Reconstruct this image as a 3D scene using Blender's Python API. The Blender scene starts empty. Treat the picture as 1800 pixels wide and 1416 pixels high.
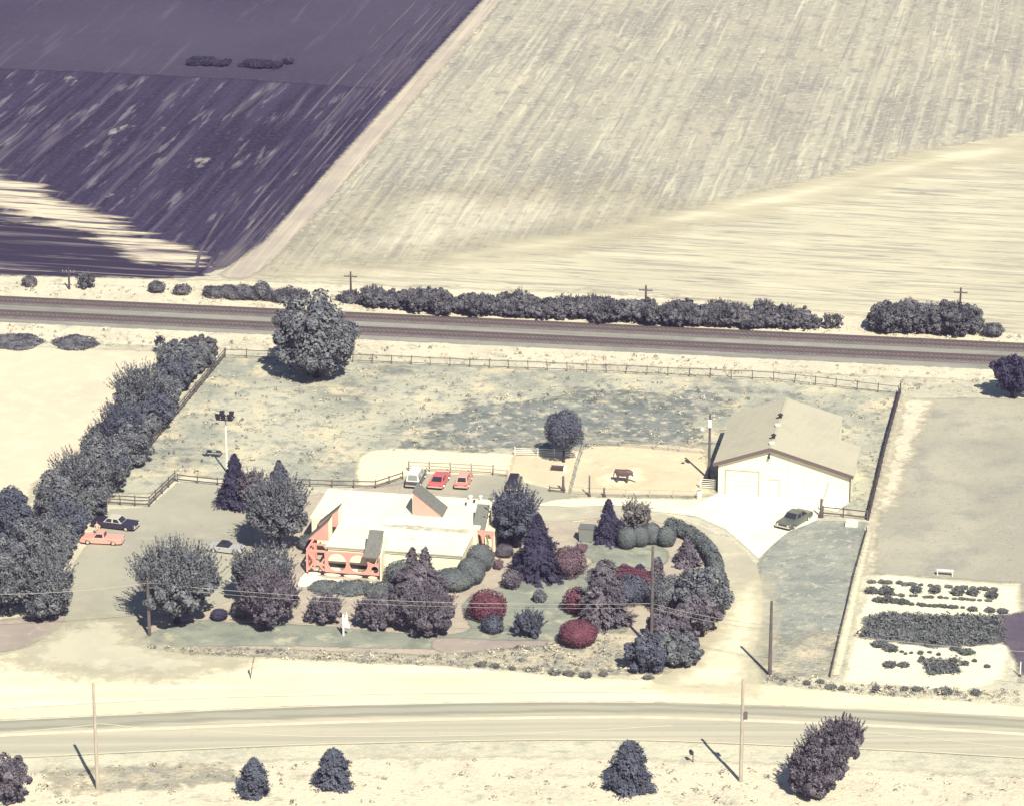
import bpy, bmesh, math, random
import numpy as np
from mathutils import Vector, Matrix
R = math.radians
random.seed(7)

# ------------------------------------------------------------------ camera, sky, sun, exposure
HAZE = 0.00010
F, TH = 6270.0, R(20)                      # focal length in photo pixels, downward tilt
CH = 2518 * math.cos(TH) / 15              # height of the aeroplane
sc = bpy.context.scene
col = sc.collection
cam = bpy.data.objects.new('camera', bpy.data.cameras.new('camera'))
col.objects.link(cam); sc.camera = cam
cam.location = (0, 0, CH)
cam.rotation_euler = (R(90) - TH, 0, 0)
cam.data.sensor_width = 36
cam.data.lens = 36 * F / 1800
cam.data.clip_start = 1; cam.data.clip_end = 20000

SUN_EL, SHADOW_AZ = R(47), R(-19)          # shadows run away from the camera, 19 degrees to the left
w = bpy.data.worlds.new('World'); sc.world = w; w.use_nodes = True
nt = w.node_tree; bg = nt.nodes['Background']
sky = nt.nodes.new('ShaderNodeTexSky'); sky.sky_type = 'NISHITA'; sky.sun_disc = False
sky.sun_elevation = SUN_EL; sky.sun_rotation = R(180) + SHADOW_AZ
sky.altitude = 100; sky.air_density = 1.2; sky.dust_density = 1.0; sky.ozone_density = 3.0
nt.links.new(sky.outputs[0], bg.inputs[0]); bg.inputs[1].default_value = 0.05
sun = bpy.data.objects.new('sun', bpy.data.lights.new('sun', 'SUN'))
col.objects.link(sun)
sun.data.energy = 5.0; sun.data.angle = R(0.5); sun.data.color = (1.0, 0.945, 0.775)
sd = Vector((math.sin(SHADOW_AZ) * math.cos(SUN_EL), math.cos(SHADOW_AZ) * math.cos(SUN_EL), -math.sin(SUN_EL)))
sun.rotation_euler = sd.to_track_quat('-Z', 'Y').to_euler()
sun.location = (120, -150, 400)
sc.view_settings.view_transform = 'Standard'; sc.view_settings.look = 'None'
sc.view_settings.exposure = 0.64; sc.view_settings.gamma = 1
try:
    sc.cycles.max_bounces = 5; sc.cycles.diffuse_bounces = 2; sc.cycles.transparent_max_bounces = 16; sc.cycles.use_denoising = True
    sc.cycles.use_adaptive_sampling = True
except Exception: pass

# the thin violet air between the aeroplane and the land
_hm = bpy.data.materials.new('haze_air'); _hm.use_nodes = True; _hn = _hm.node_tree
for _n in list(_hn.nodes):
    if _n.type != 'OUTPUT_MATERIAL': _hn.nodes.remove(_n)
_hv = _hn.nodes.new('ShaderNodeVolumePrincipled'); _hv.inputs['Color'].default_value = (.62, .52, 1.0, 1); _hv.inputs['Density'].default_value = HAZE
_hn.links.new(_hv.outputs[0], [n for n in _hn.nodes if n.type == 'OUTPUT_MATERIAL'][0].inputs['Volume'])
_me = bpy.data.meshes.new('haze'); _bm = bmesh.new(); bmesh.ops.create_cube(_bm, size=1); _bm.to_mesh(_me); _bm.free(); _me.materials.append(_hm)
_hz = bpy.data.objects.new('haze', _me); col.objects.link(_hz); _hz['kind'] = 'stuff'; _hz['label'] = 'thin violet summer haze between the viewer and the fields'
_hz.scale = (2400, 2400, CH + 21); _hz.location = (0, 600, (CH + 19) / 2)

# ------------------------------------------------------------------ photo pixel -> place on the land
_c, _s = math.cos(TH), math.sin(TH)
def gp(px, py, z=0.0):
    xr = (px - 900) / F; u = (708 - py) / F
    dy = _c + u * _s; dz = -_s + u * _c
    t = (CH - z) / -dz
    return Vector((xr * t, dy * t, z))
def scale_at(p):                           # photo pixels per metre at a point
    return F / (p.y * _c - (p.z - CH) * _s)
AZ = R(10.6)                               # buildings, fields and fences share this bearing
LAT = Vector((math.cos(AZ), -math.sin(AZ), 0)); DEP = Vector((math.sin(AZ), math.cos(AZ), 0))

# ------------------------------------------------------------------ tags
def tag(o, label=None, cat=None, group=None, kind=None):
    if label: o['label'] = label
    if cat: o['category'] = cat
    if group: o['group'] = group
    if kind: o['kind'] = kind
    return o
def empty(name, loc, rz=0, label=None, cat=None, group=None):
    o = bpy.data.objects.new(name, None); col.objects.link(o)
    o.location = loc; o.rotation_euler = (0, 0, rz); o.empty_display_size = .3
    return tag(o, label, cat, group)
def link(name, me, mat=None, parent=None):
    o = bpy.data.objects.new(name, me); col.objects.link(o)
    if mat is not None: me.materials.append(mat)
    if parent: o.parent = parent
    return o
def copy_tree(o, parent=None):
    c = o.copy(); col.objects.link(c)
    if parent: c.parent = parent
    for ch in list(o.children): copy_tree(ch, c)
    return c

# ------------------------------------------------------------------ mesh collector
class MB:
    def __init__(s): s.v = []; s.f = []
    def add(s, vs, fs):
        n = len(s.v); s.v += [tuple(v) for v in vs]; s.f += [tuple(i + n for i in f) for f in fs]; return s
    def box(s, x0, x1, y0, y1, z0, z1):
        return s.add([(x0,y0,z0),(x1,y0,z0),(x1,y1,z0),(x0,y1,z0),(x0,y0,z1),(x1,y0,z1),(x1,y1,z1),(x0,y1,z1)],
                     [(0,3,2,1),(4,5,6,7),(0,1,5,4),(1,2,6,5),(2,3,7,6),(3,0,4,7)])
    def bar(s, a, b, w, h):                # rectangular bar from a to b, w sideways, h up
        a = Vector(a); b = Vector(b); d = (b - a).normalized()
        up = Vector((0,0,1)) if abs(d.z) < .95 else Vector((0,1,0))
        x = d.cross(up).normalized() * w / 2; y = x.cross(d).normalized() * h / 2
        vs = [p + i * x + j * y for p in (a, b) for i, j in ((-1,-1),(1,-1),(1,1),(-1,1))]
        return s.add(vs, [(0,3,2,1),(4,5,6,7),(0,1,5,4),(1,2,6,5),(2,3,7,6),(3,0,4,7)])
    def tube(s, pts, rad, n=8, cap=True):
        pts = [Vector(p) for p in pts]
        if not hasattr(rad, '__len__'): rad = [rad] * len(pts)
        base = len(s.v); vs = []; fs = []
        for i, p in enumerate(pts):
            d = (pts[min(i+1, len(pts)-1)] - pts[max(i-1, 0)]).normalized()
            up = Vector((0,0,1)) if abs(d.z) < .95 else Vector((0,1,0))
            x = d.cross(up).normalized(); y = x.cross(d)
            for k in range(n):
                a = 2 * math.pi * k / n
                vs.append(p + (x * math.cos(a) + y * math.sin(a)) * rad[i])
        for i in range(len(pts) - 1):
            for k in range(n):
                fs.append((i*n+k, i*n+(k+1) % n, (i+1)*n+(k+1) % n, (i+1)*n+k))
        if cap: fs += [tuple(range(n-1, -1, -1)), tuple((len(pts)-1)*n + k for k in range(n))]
        return s.add(vs, fs)
    def prism(s, poly, a, b, fn):          # 2-D outline (i, j) pushed from a to b by fn(i, j, t)
        n = len(poly)
        vs = [fn(i, j, a) for i, j in poly] + [fn(i, j, b) for i, j in poly]
        fs = [tuple(range(n)), tuple(range(2*n-1, n-1, -1))] + [(k, k+n, (k+1) % n + n, (k+1) % n) for k in range(n)]
        return s.add(vs, fs)
    def build(s, name, mat, parent=None, smooth=False, bevel=0):
        me = bpy.data.meshes.new(name); me.from_pydata(s.v, [], s.f)
        bm = bmesh.new(); bm.from_mesh(me)
        if bevel:
            bmesh.ops.bevel(bm, geom=[e for e in bm.edges if len(e.link_faces) == 2 and e.calc_face_angle(0) > .5],
                            offset=bevel, segments=2, affect='EDGES', profile=.6)
        bmesh.ops.recalc_face_normals(bm, faces=bm.faces[:])
        bm.to_mesh(me); bm.free()
        if smooth: me.polygons.foreach_set('use_smooth', [True] * len(me.polygons))
        return link(name, me, mat, parent)

# ------------------------------------------------------------------ materials
def new_mat(name):
    m = bpy.data.materials.new(name); m.use_nodes = True
    return m, m.node_tree, m.node_tree.nodes['Principled BSDF']
def noise(nt, scale, rot=0, detail=5, rough=.6, coord=None, dist=0):
    tc = nt.nodes.new('ShaderNodeTexCoord'); mp = nt.nodes.new('ShaderNodeMapping'); n = nt.nodes.new('ShaderNodeTexNoise')
    # rotate first, then squeeze: two mapping nodes
    m2 = nt.nodes.new('ShaderNodeMapping')
    mp.inputs['Rotation'].default_value = (0, 0, rot)
    if not hasattr(scale, '__len__'): scale = (scale,) * 3
    m2.inputs['Scale'].default_value = scale if len(scale) == 3 else (scale[0], scale[1], 1)
    nt.links.new(tc.outputs['Object'], mp.inputs[0]); nt.links.new(mp.outputs[0], m2.inputs[0])
    nt.links.new(m2.outputs[0], n.inputs['Vector'])
    n.inputs['Scale'].default_value = 1; n.inputs['Detail'].default_value = detail; n.inputs['Roughness'].default_value = rough
    n.inputs['Distortion'].default_value = dist
    return n.outputs['Fac']
def layered(name, base, layers, rough=.9, bump=0, bump_scale=3):
    """base colour with layers (colour, scale, rot, lo, hi, strength[, seed offset])"""
    m, nt, b = new_mat(name)
    cur = nt.nodes.new('ShaderNodeRGB'); cur.outputs[0].default_value = (*base, 1); cur = cur.outputs[0]
    for L in layers:
        c, scl, rot, lo, hi, st = L[:6]
        f = noise(nt, scl, rot, detail=6, rough=.62)
        mr = nt.nodes.new('ShaderNodeMapRange'); mr.clamp = True
        mr.inputs[1].default_value = lo; mr.inputs[2].default_value = hi; mr.inputs[3].default_value = 0; mr.inputs[4].default_value = st
        nt.links.new(f, mr.inputs[0])
        mx = nt.nodes.new('ShaderNodeMix'); mx.data_type = 'RGBA'
        nt.links.new(mr.outputs[0], mx.inputs[0]); nt.links.new(cur, mx.inputs[6]); mx.inputs[7].default_value = (*c, 1)
        cur = mx.outputs[2]
    nt.links.new(cur, b.inputs['Base Color'])
    b.inputs['Roughness'].default_value = rough; b.inputs['Specular IOR Level'].default_value = .15
    if bump:
        bn = nt.nodes.new('ShaderNodeBump'); bn.inputs['Strength'].default_value = bump; bn.inputs['Distance'].default_value = .2
        nt.links.new(noise(nt, bump_scale), bn.inputs['Height']); nt.links.new(bn.outputs[0], b.inputs['Normal'])
    return m
def plain(name, c, rough=.6, metal=0, spec=.4, var=.12, scl=1.5):
    m, nt, b = new_mat(name)
    f = noise(nt, scl, detail=4)
    mx = nt.nodes.new('ShaderNodeMix'); mx.data_type = 'RGBA'; nt.links.new(f, mx.inputs[0])
    mx.inputs[6].default_value = (*[x * (1 - var) for x in c], 1); mx.inputs[7].default_value = (*[min(1, x * (1 + var)) for x in c], 1)
    nt.links.new(mx.outputs[2], b.inputs['Base Color'])
    b.inputs['Roughness'].default_value = rough; b.inputs['Metallic'].default_value = metal; b.inputs['Specular IOR Level'].default_value = spec
    return m
def foliage(name, c, var=.45, scl=.9, tint=None):
    m, nt, b = new_mat(name)
    f = noise(nt, scl, detail=3, rough=.6)
    mr = nt.nodes.new('ShaderNodeMapRange'); mr.inputs[1].default_value = .35; mr.inputs[2].default_value = .65; nt.links.new(f, mr.inputs[0])
    mx = nt.nodes.new('ShaderNodeMix'); mx.data_type = 'RGBA'; nt.links.new(mr.outputs[0], mx.inputs[0])
    t = tint or c
    mx.inputs[6].default_value = (*[x * (1 - var) for x in c], 1); mx.inputs[7].default_value = (*[x * (1 + var) for x in t], 1)
    nt.links.new(mx.outputs[2], b.inputs['Base Color'])
    b.inputs['Roughness'].default_value = .85; b.inputs['Specular IOR Level'].default_value = .06
    return m

STRAW = (.55,.525,.41); STRAWD = (.39,.37,.30); GREENGREY = (.215,.235,.215); GREEND = (.13,.147,.155)
RA = AZ                                     # rotate so that local y runs along the depth bearing
M = {}
M['ground'] = layered('dry_grass', STRAW, [(STRAWD, .09, 0, .42, .62, .8), (GREENGREY, (.5,.9), 0, .52, .68, .55), ((.70,.62,.45), 1.4, 0, .5, .7, .6), ((.2,.19,.18), 2.6, 0, .64, .76, .5)], bump=.6)
M['verge'] = layered('dry_verge_grass', (.62,.56,.44), [(STRAWD, .12, 0, .48, .68, .6), (GREENGREY, .35, 0, .55, .68, .5), ((.2,.19,.19), 1.1, 0, .60, .72, .6), ((.78,.69,.5), 1.6, 0, .5, .68, .6)], bump=.8)
M['dark_field'] = layered('ploughed_soil', (.031,.025,.056), [((.046,.038,.076), .02, RA, .42, .62, .9), ((.020,.016,.038), (.6,.012), RA, .47, .58, .8), ((.12,.105,.14), (.42,.02), RA, .535, .64, .75), ((.19,.17,.20), (.5,.05), RA, .575, .66, .75), ((.34,.30,.30), (.16,.06), RA, .64, .70, .75), ((.08,.066,.105), 1.2, 0, .5, .66, .5)], bump=.5, bump_scale=1.2)
M['dark_far'] = layered('far_ploughed_soil', (.062,.054,.088), [((.044,.038,.068), .02, RA, .42, .62, .8), ((.115,.10,.135), (.38,.018), RA, .57, .67, .6), ((.078,.068,.105), .8, 0, .5, .66, .5)])
M['dark_headland'] = layered('ploughed_headland', (.031,.025,.050), [((.17,.145,.17), (.02,.5), RA, .53, .60, .8), ((.46,.40,.34), (.035,.45), RA, .60, .66, .75), ((.03,.024,.044), (.02,.8), RA, .48, .58, .8)])
M['straw_patch'] = layered('straw_litter', (.60,.53,.41), [((.04,.033,.062), (.045,.7), RA, .49, .58, .9), ((.32,.27,.25), (.1,.6), RA, .5, .62, .7)])
M['track'] = layered('farm_track_earth', (.43,.375,.31), [((.34,.30,.27), .15, 0, .45, .60, .6), ((.54,.48,.38), (1.0,.02), RA, .52, .62, .7), ((.25,.235,.23), (1.8,.03), RA, .57, .66, .5)])
M['stubble'] = layered('stubble', (.345,.328,.268), [((.27,.258,.23), .02, 0, .45, .60, .9), ((.40,.365,.295), .05, 0, .48, .60, .8), ((.44,.415,.33), (.62,.006), RA, .49, .60, .8), ((.235,.225,.21), (.9,.02), RA, .51, .62, .7), ((.56,.52,.40), (.55,.028), RA, .57, .65, .75), ((.20,.195,.19), (.35,.16), RA, .55, .66, .65), ((.52,.48,.37), 1.3, 0, .54, .66, .55), ((.24,.232,.212), (.8,.42), RA, .53, .66, .55), ((.60,.56,.43), (1.0,.5), 1.2, .55, .66, .6)], bump=.5, bump_scale=.8)
M['stubble_pale'] = layered('pale_stubble', (.46,.425,.34), [((.40,.375,.31), .02, 0, .45, .60, .9), ((.52,.475,.37), .05, 0, .48, .60, .8), ((.58,.54,.41), (.62,.006), RA, .49, .60, .8), ((.34,.325,.275), (.9,.02), RA, .53, .63, .6), ((.62,.575,.43), (.55,.028), RA, .57, .65, .75), ((.29,.28,.25), (.45,.3), RA, .58, .68, .6), ((.52,.47,.37), 1.3, 0, .54, .66, .55), ((.24,.232,.212), (.8,.42), RA, .53, .66, .55), ((.60,.56,.43), (1.0,.5), 1.2, .55, .66, .6)], bump=.5, bump_scale=.8)
M['headland'] = layered('stubble_headland', (.52,.485,.365), [((.44,.41,.315), .03, 0, .45, .60, .7), ((.33,.305,.26), (.04,.6), RA, .53, .61, .75), ((.27,.258,.228), (.075,1.5), RA, .53, .61, .7), ((.23,.22,.21), (.12,.9), RA, .58, .66, .75), ((.62,.555,.42), (.05,.4), RA, .54, .64, .8)], bump=.4, bump_scale=.8)
M['bright_straw'] = layered('bright_straw', (.64,.59,.44), [((.54,.50,.38), (.05,.4), RA, .5, .62, .7)])
M['ballast'] = layered('track_ballast', (.27,.262,.235), [((.33,.32,.28), .25, 0, .45, .65, .7), ((.20,.185,.185), (.03,1.2), RA, .5, .64, .7), ((.18,.19,.17), .09, 0, .5, .66, .6)], bump=.6)
M['meadow'] = layered('meadow_grass', (.46,.445,.355), [(GREENGREY, .055, 0, .43, .60, .65), ((.62,.54,.38), .16, 0, .50, .64, .8), (GREENGREY, .5, 0, .52, .63, .7), (GREEND, (.09,.12), .3, .57, .66, .7), ((.17,.185,.185), .9, 0, .58, .68, .7), ((.68,.6,.43), 1.8, 0, .58, .70, .6)], bump=.9, bump_scale=2)
M['wet_grass'] = layered('green_grass', (.30,.31,.275), [((.20,.217,.205), .22, 0, .44, .60, .75), ((.40,.385,.325), .5, 0, .52, .64, .8), ((.17,.19,.17), .8, 0, .56, .66, .6), ((.56,.51,.40), 1.0, 0, .60, .70, .7)], bump=.9, bump_scale=2)
M['dark_meadow'] = layered('dark_meadow_grass', (.20,.218,.21), [((.135,.155,.15), .3, 0, .46, .6, .8), ((.36,.35,.295), .35, 0, .49, .60, .85), ((.52,.475,.37), .7, 0, .55, .65, .85)], bump=.9, bump_scale=2)
M['straw_field'] = layered('cut_straw_field', (.60,.525,.405), [((.53,.45,.355), .06, 0, .45, .65, .6), ((.76,.65,.47), .3, 0, .5, .66, .6), ((.52,.42,.33), (.25,.8), 0, .62, .72, .5)])
M['asphalt'] = layered('dusty_asphalt', (.365,.352,.285), [((.27,.262,.225), .11, 0, .42, .62, .75), ((.46,.42,.33), .22, 0, .52, .68, .55), ((.22,.215,.19), .8, 0, .6, .72, .4), ((.40,.38,.3), 3, 0, .5, .7, .3)])
M['lot_pale'] = layered('pale_worn_lot', (.50,.47,.365), [((.40,.38,.31), .15, 0, .45, .62, .7), ((.60,.56,.42), .3, 0, .52, .66, .6)])
M['drive_track'] = layered('drive_wheel_track', (.485,.455,.355), [((.40,.38,.305), .3, 0, .40, .60, .9), ((.58,.54,.41), .8, 0, .54, .68, .6)])
M['lane'] = layered('dark_lane', (.33,.322,.262), [((.39,.37,.295), (.03,.6), R(-1), .45, .62, .8)])
M['furrow'] = layered('pale_furrow', (.115,.098,.125), [((.04,.033,.062), (.5,.03), RA, .44, .56, .95), ((.21,.18,.19), (.6,.05), RA, .62, .7, .8)])
M['drive'] = layered('worn_drive', (.45,.42,.33), [((.36,.34,.28), .12, 0, .42, .62, .75), ((.60,.54,.41), .3, 0, .52, .68, .6), ((.28,.27,.235), .9, 0, .62, .72, .4)])
M['road'] = layered('road_asphalt', (.46,.43,.335), [((.37,.352,.285), (.02,.9), R(-1), .42, .58, .85), ((.52,.46,.35), (.015,.6), R(-1), .52, .66, .7), ((.24,.23,.21), 1.2, 0, .60, .74, .4)])
M['gravel'] = layered('pale_gravel', (.66,.61,.45), [((.56,.515,.395), .09, 0, .42, .62, .7), ((.80,.72,.54), (.05,.35), R(-3), .5, .64, .7), ((.46,.40,.31), (.2,.7), 0, .62, .72, .5), ((.42,.38,.30), 2, 0, .66, .76, .4)])
M['white_gravel'] = layered('white_gravel', (.74,.69,.52), [((.62,.56,.43), .2, 0, .45, .65, .6), ((.6,.53,.41), 1.2, 0, .64, .74, .4)])
M['concrete'] = layered('pale_concrete', (.80,.77,.59), [((.69,.65,.47), .2, 0, .45, .65, .5), ((.60,.55,.45), 1, 0, .66, .74, .3)], rough=.8)
M['sand'] = layered('corral_earth', (.60,.52,.37), [((.50,.44,.33), .12, 0, .42, .62, .6), ((.40,.37,.30), .4, 0, .56, .68, .5), ((.72,.63,.45), .25, 0, .55, .68, .7)], bump=.5)
M['sand_bright'] = layered('bright_earth', (.76,.66,.47), [((.66,.57,.42), .2, 0, .45, .65, .6)])
M['lawn'] = layered('lawn_grass', (.235,.25,.215), [((.31,.315,.255), .14, 0, .42, .62, .8), ((.17,.19,.165), .35, 0, .48, .62, .8), ((.50,.46,.35), .3, 0, .55, .67, .7), ((.3,.31,.25), 2, 0, .55, .7, .5)], bump=.5)
M['mulch'] = layered('bark_mulch', (.43,.375,.305), [((.33,.285,.25), .3, 0, .42, .62, .7), ((.50,.43,.34), .7, 0, .52, .68, .7), ((.2,.18,.18), 2, 0, .62, .74, .5)], bump=.6)
M['bare'] = layered('bare_earth', (.34,.29,.255), [((.27,.23,.22), .2, 0, .42, .62, .7), ((.46,.40,.32), .6, 0, .54, .68, .6)])
M['weedy'] = layered('weedy_ground', (.36,.34,.275), [((.58,.50,.36), .25, 0, .46, .60, .9), ((.20,.215,.205), .5, 0, .50, .62, .8), ((.12,.12,.135), 1.1, 0, .60, .70, .7), ((.70,.62,.45), 1.5, 0, .58, .68, .7)], bump=1, bump_scale=2)
M['neighbour'] = layered('neighbour_grass', (.335,.32,.265), [((.42,.395,.315), .045, 0, .45, .60, .85), ((.27,.26,.235), .15, 0, .50, .62, .75), ((.40,.37,.31), .6, 0, .56, .66, .6), ((.21,.205,.2), 1.3, 0, .56, .68, .5)], bump=.6)
M['crop'] = layered('leafy_crop', (.15,.155,.17), [((.105,.105,.13), .5, 0, .42, .6, .8), ((.21,.215,.21), (.3,1.5), 0, .52, .66, .8), ((.1,.1,.12), 2, 0, .55, .7, .6)], bump=1.5, bump_scale=2)
M['dark_earth'] = layered('dark_tilled_earth', (.10,.082,.115), [((.14,.115,.14), .4, 0, .45, .65, .7), ((.075,.06,.09), 1.2, 0, .5, .66, .7)])
M['paint'] = plain('road_paint', (.57,.53,.41), .8, var=.25, scl=.6)
M['white'] = plain('white_wall_paint', (.80,.765,.56), .7, var=.04, scl=.4)
M['roof_white'] = layered('white_gravel_roof', (.82,.785,.58), [((.68,.645,.475), .25, 0, .48, .66, .6), ((.56,.53,.41), (.5,.9), RA, .60, .72, .45)], rough=.85)
M['roof_stain'] = layered('roof_stain', (.66,.62,.48), [((.36,.35,.29), .5, 0, .42, .58, .9), ((.80,.76,.63), .9, 0, .58, .68, .9)])
M['pink'] = plain('salmon_pink_board', (.76,.32,.27), .65, var=.06)
M['shingle'] = layered('grey_shingle', (.165,.165,.155), [((.12,.12,.115), 2.5, 0, .45, .62, .7), ((.2,.2,.185), 6, 0, .5, .65, .6)])
M['plinth_and_shade'] = plain('dark_timber_and_shade', (.03,.022,.035), .8)  # plinth timber, and the shade band painted on the porch wall
M['barn_roof'] = layered('tan_metal_roof', (.44,.41,.325), [((.39,.365,.29), .3, 0, .45, .62, .6), ((.49,.455,.36), (5,.05), RA, .5, .62, .4)], rough=.55)
M['barn_wall'] = layered('cream_barn_siding', (.80,.77,.58), [((.70,.66,.47), (2.2,.3,.15), 0, .5, .66, .6), ((.6,.55,.43), (1.2,1.2,3), 0, .66, .76, .4)], rough=.6)
M['brown'] = plain('brown_trim', (.13,.095,.095), .6)
M['wood'] = layered('weathered_timber', (.13,.11,.112), [((.085,.072,.078), (3,3,.6), 0, .45, .62, .8), ((.20,.17,.16), 2.5, 0, .55, .68, .6)])
M['wood_pale'] = layered('pale_timber', (.42,.37,.30), [((.30,.26,.22), (3,3,.6), 0, .45, .62, .7)])
M['wood_dark'] = layered('dark_timber_rail', (.085,.065,.075), [((.055,.042,.05), 3, 0, .45, .62, .7)])
M['metal_white'] = plain('white_painted_metal', (.80,.77,.68), .45)
M['metal_grey'] = plain('galvanised_metal', (.42,.42,.40), .4, .4)
M['steel'] = plain('rail_steel', (.20,.165,.155), .4, .5)
M['sleeper'] = plain('creosoted_sleeper', (.125,.09,.10), .85, var=.4, scl=2)
M['cable'] = plain('power_cable', (.34,.32,.30), .5)
M['glass'] = plain('car_glass', (.03,.032,.045), .12, spec=.6)
M['glass_pale'] = plain('pale_glass', (.25,.27,.25), .12, spec=.6)
M['chrome'] = plain('chrome', (.70,.68,.62), .25, .6)
M['tyre'] = plain('tyre_rubber', (.022,.02,.026), .8)
M['black_trim'] = plain('black_trim', (.025,.02,.032), .5)
M['lamp_red'] = plain('tail_lamp', (.4,.04,.03), .3)
M['lamp_clear'] = plain('lamp_lens', (.8,.78,.7), .2)
M['bark'] = layered('bark', (.05,.042,.045), [((.03,.025,.03), 3, 0, .42, .62, .8)])
G = {  # foliage as the faded print shows it
    'grey': foliage('grey_green_leaf', (.115,.124,.150), var=.38, tint=(.142,.149,.162)),
    'dark': foliage('dark_needle', (.050,.046,.082), var=.35),
    'purple': foliage('purple_brown_leaf', (.112,.098,.132), var=.38, tint=(.137,.122,.142)),
    'blue': foliage('blue_green_leaf', (.088,.096,.130), var=.3),
    'clip': foliage('clipped_leaf', (.128,.144,.150), var=.18),
    'red': foliage('red_leaf', (.15,.058,.080), var=.3),
    'redgrey': foliage('dull_red_leaf', (.15,.098,.122), var=.25),
    'bramble': foliage('bramble_leaf', (.096,.094,.122), var=.4, tint=(.132,.130,.144)),
    'weed': foliage('weed_leaf', (.17,.17,.165), var=.45),
    'dry': foliage('dry_stem', (.50,.45,.36), var=.3),
    'crop': foliage('crop_leaf', (.135,.145,.150), var=.35),
    'olive': foliage('loose_leaf', (.165,.155,.155), var=.4),
}

# ------------------------------------------------------------------ the land
def outline(pts, step, jit, rng, aniso=None):
    out = []
    n = len(pts)
    for i in range(n):
        a, b = pts[i], pts[(i+1) % n]
        m = max(1, int((b - a).length / step))
        for k in range(m):
            p = a.lerp(b, k / m)
            if aniso: p = p + LAT * rng.gauss(0, aniso[0]) + DEP * rng.gauss(0, aniso[1])
            else: p = p + Vector((rng.gauss(0, jit), rng.gauss(0, jit), 0))
            out.append(p)
    return out
def smooth_px(px, closed=True, sub=6):     # Catmull-Rom through photo points
    n = len(px); out = []
    for i in range(n if closed else n - 1):
        p0 = px[(i-1) % n] if closed or i > 0 else px[i]
        p1, p2 = px[i], px[(i+1) % n]
        p3 = px[(i+2) % n] if closed or i + 2 < n else p2
        for k in range(sub):
            t = k / sub
            out.append(tuple(.5 * (2*p1[j] + (p2[j]-p0[j])*t + (2*p0[j]-5*p1[j]+4*p2[j]-p3[j])*t*t + (3*p1[j]-p0[j]-3*p2[j]+p3[j])*t**3) for j in (0, 1)))
    if not closed: out.append(px[-1])
    return out
LEVEL = [0.0]
_edge = {}
def edged(mat, amp, soft, nsc):
    """the same surface, thinning out raggedly where its patch ends (attribute 'edge' = metres inside)"""
    key = (mat, amp, soft, nsc)
    if key in _edge: return _edge[key]
    m = M[mat].copy(); nt = m.node_tree; out = [n for n in nt.nodes if n.type == 'OUTPUT_MATERIAL'][0]; b = nt.nodes['Principled BSDF']
    at_ = nt.nodes.new('ShaderNodeAttribute'); at_.attribute_name = 'edge'
    f = noise(nt, nsc, RA, detail=5, rough=.65)
    m1 = nt.nodes.new('ShaderNodeMath'); m1.operation = 'MULTIPLY_ADD'; m1.inputs[1].default_value = amp * 4; nt.links.new(f, m1.inputs[0])
    m0 = nt.nodes.new('ShaderNodeMath'); m0.operation = 'ADD'; nt.links.new(at_.outputs['Fac'], m0.inputs[0]); m0.inputs[1].default_value = -amp * 2
    nt.links.new(m0.outputs[0], m1.inputs[2])
    mr = nt.nodes.new('ShaderNodeMapRange'); mr.inputs[1].default_value = -soft; mr.inputs[2].default_value = soft; nt.links.new(m1.outputs[0], mr.inputs[0])
    tr = nt.nodes.new('ShaderNodeBsdfTransparent'); mx = nt.nodes.new('ShaderNodeMixShader')
    nt.links.new(mr.outputs[0], mx.inputs[0]); nt.links.new(tr.outputs[0], mx.inputs[1]); nt.links.new(b.outputs[0], mx.inputs[2]); nt.links.new(mx.outputs[0], out.inputs[0])
    _edge[key] = m; return m
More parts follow.
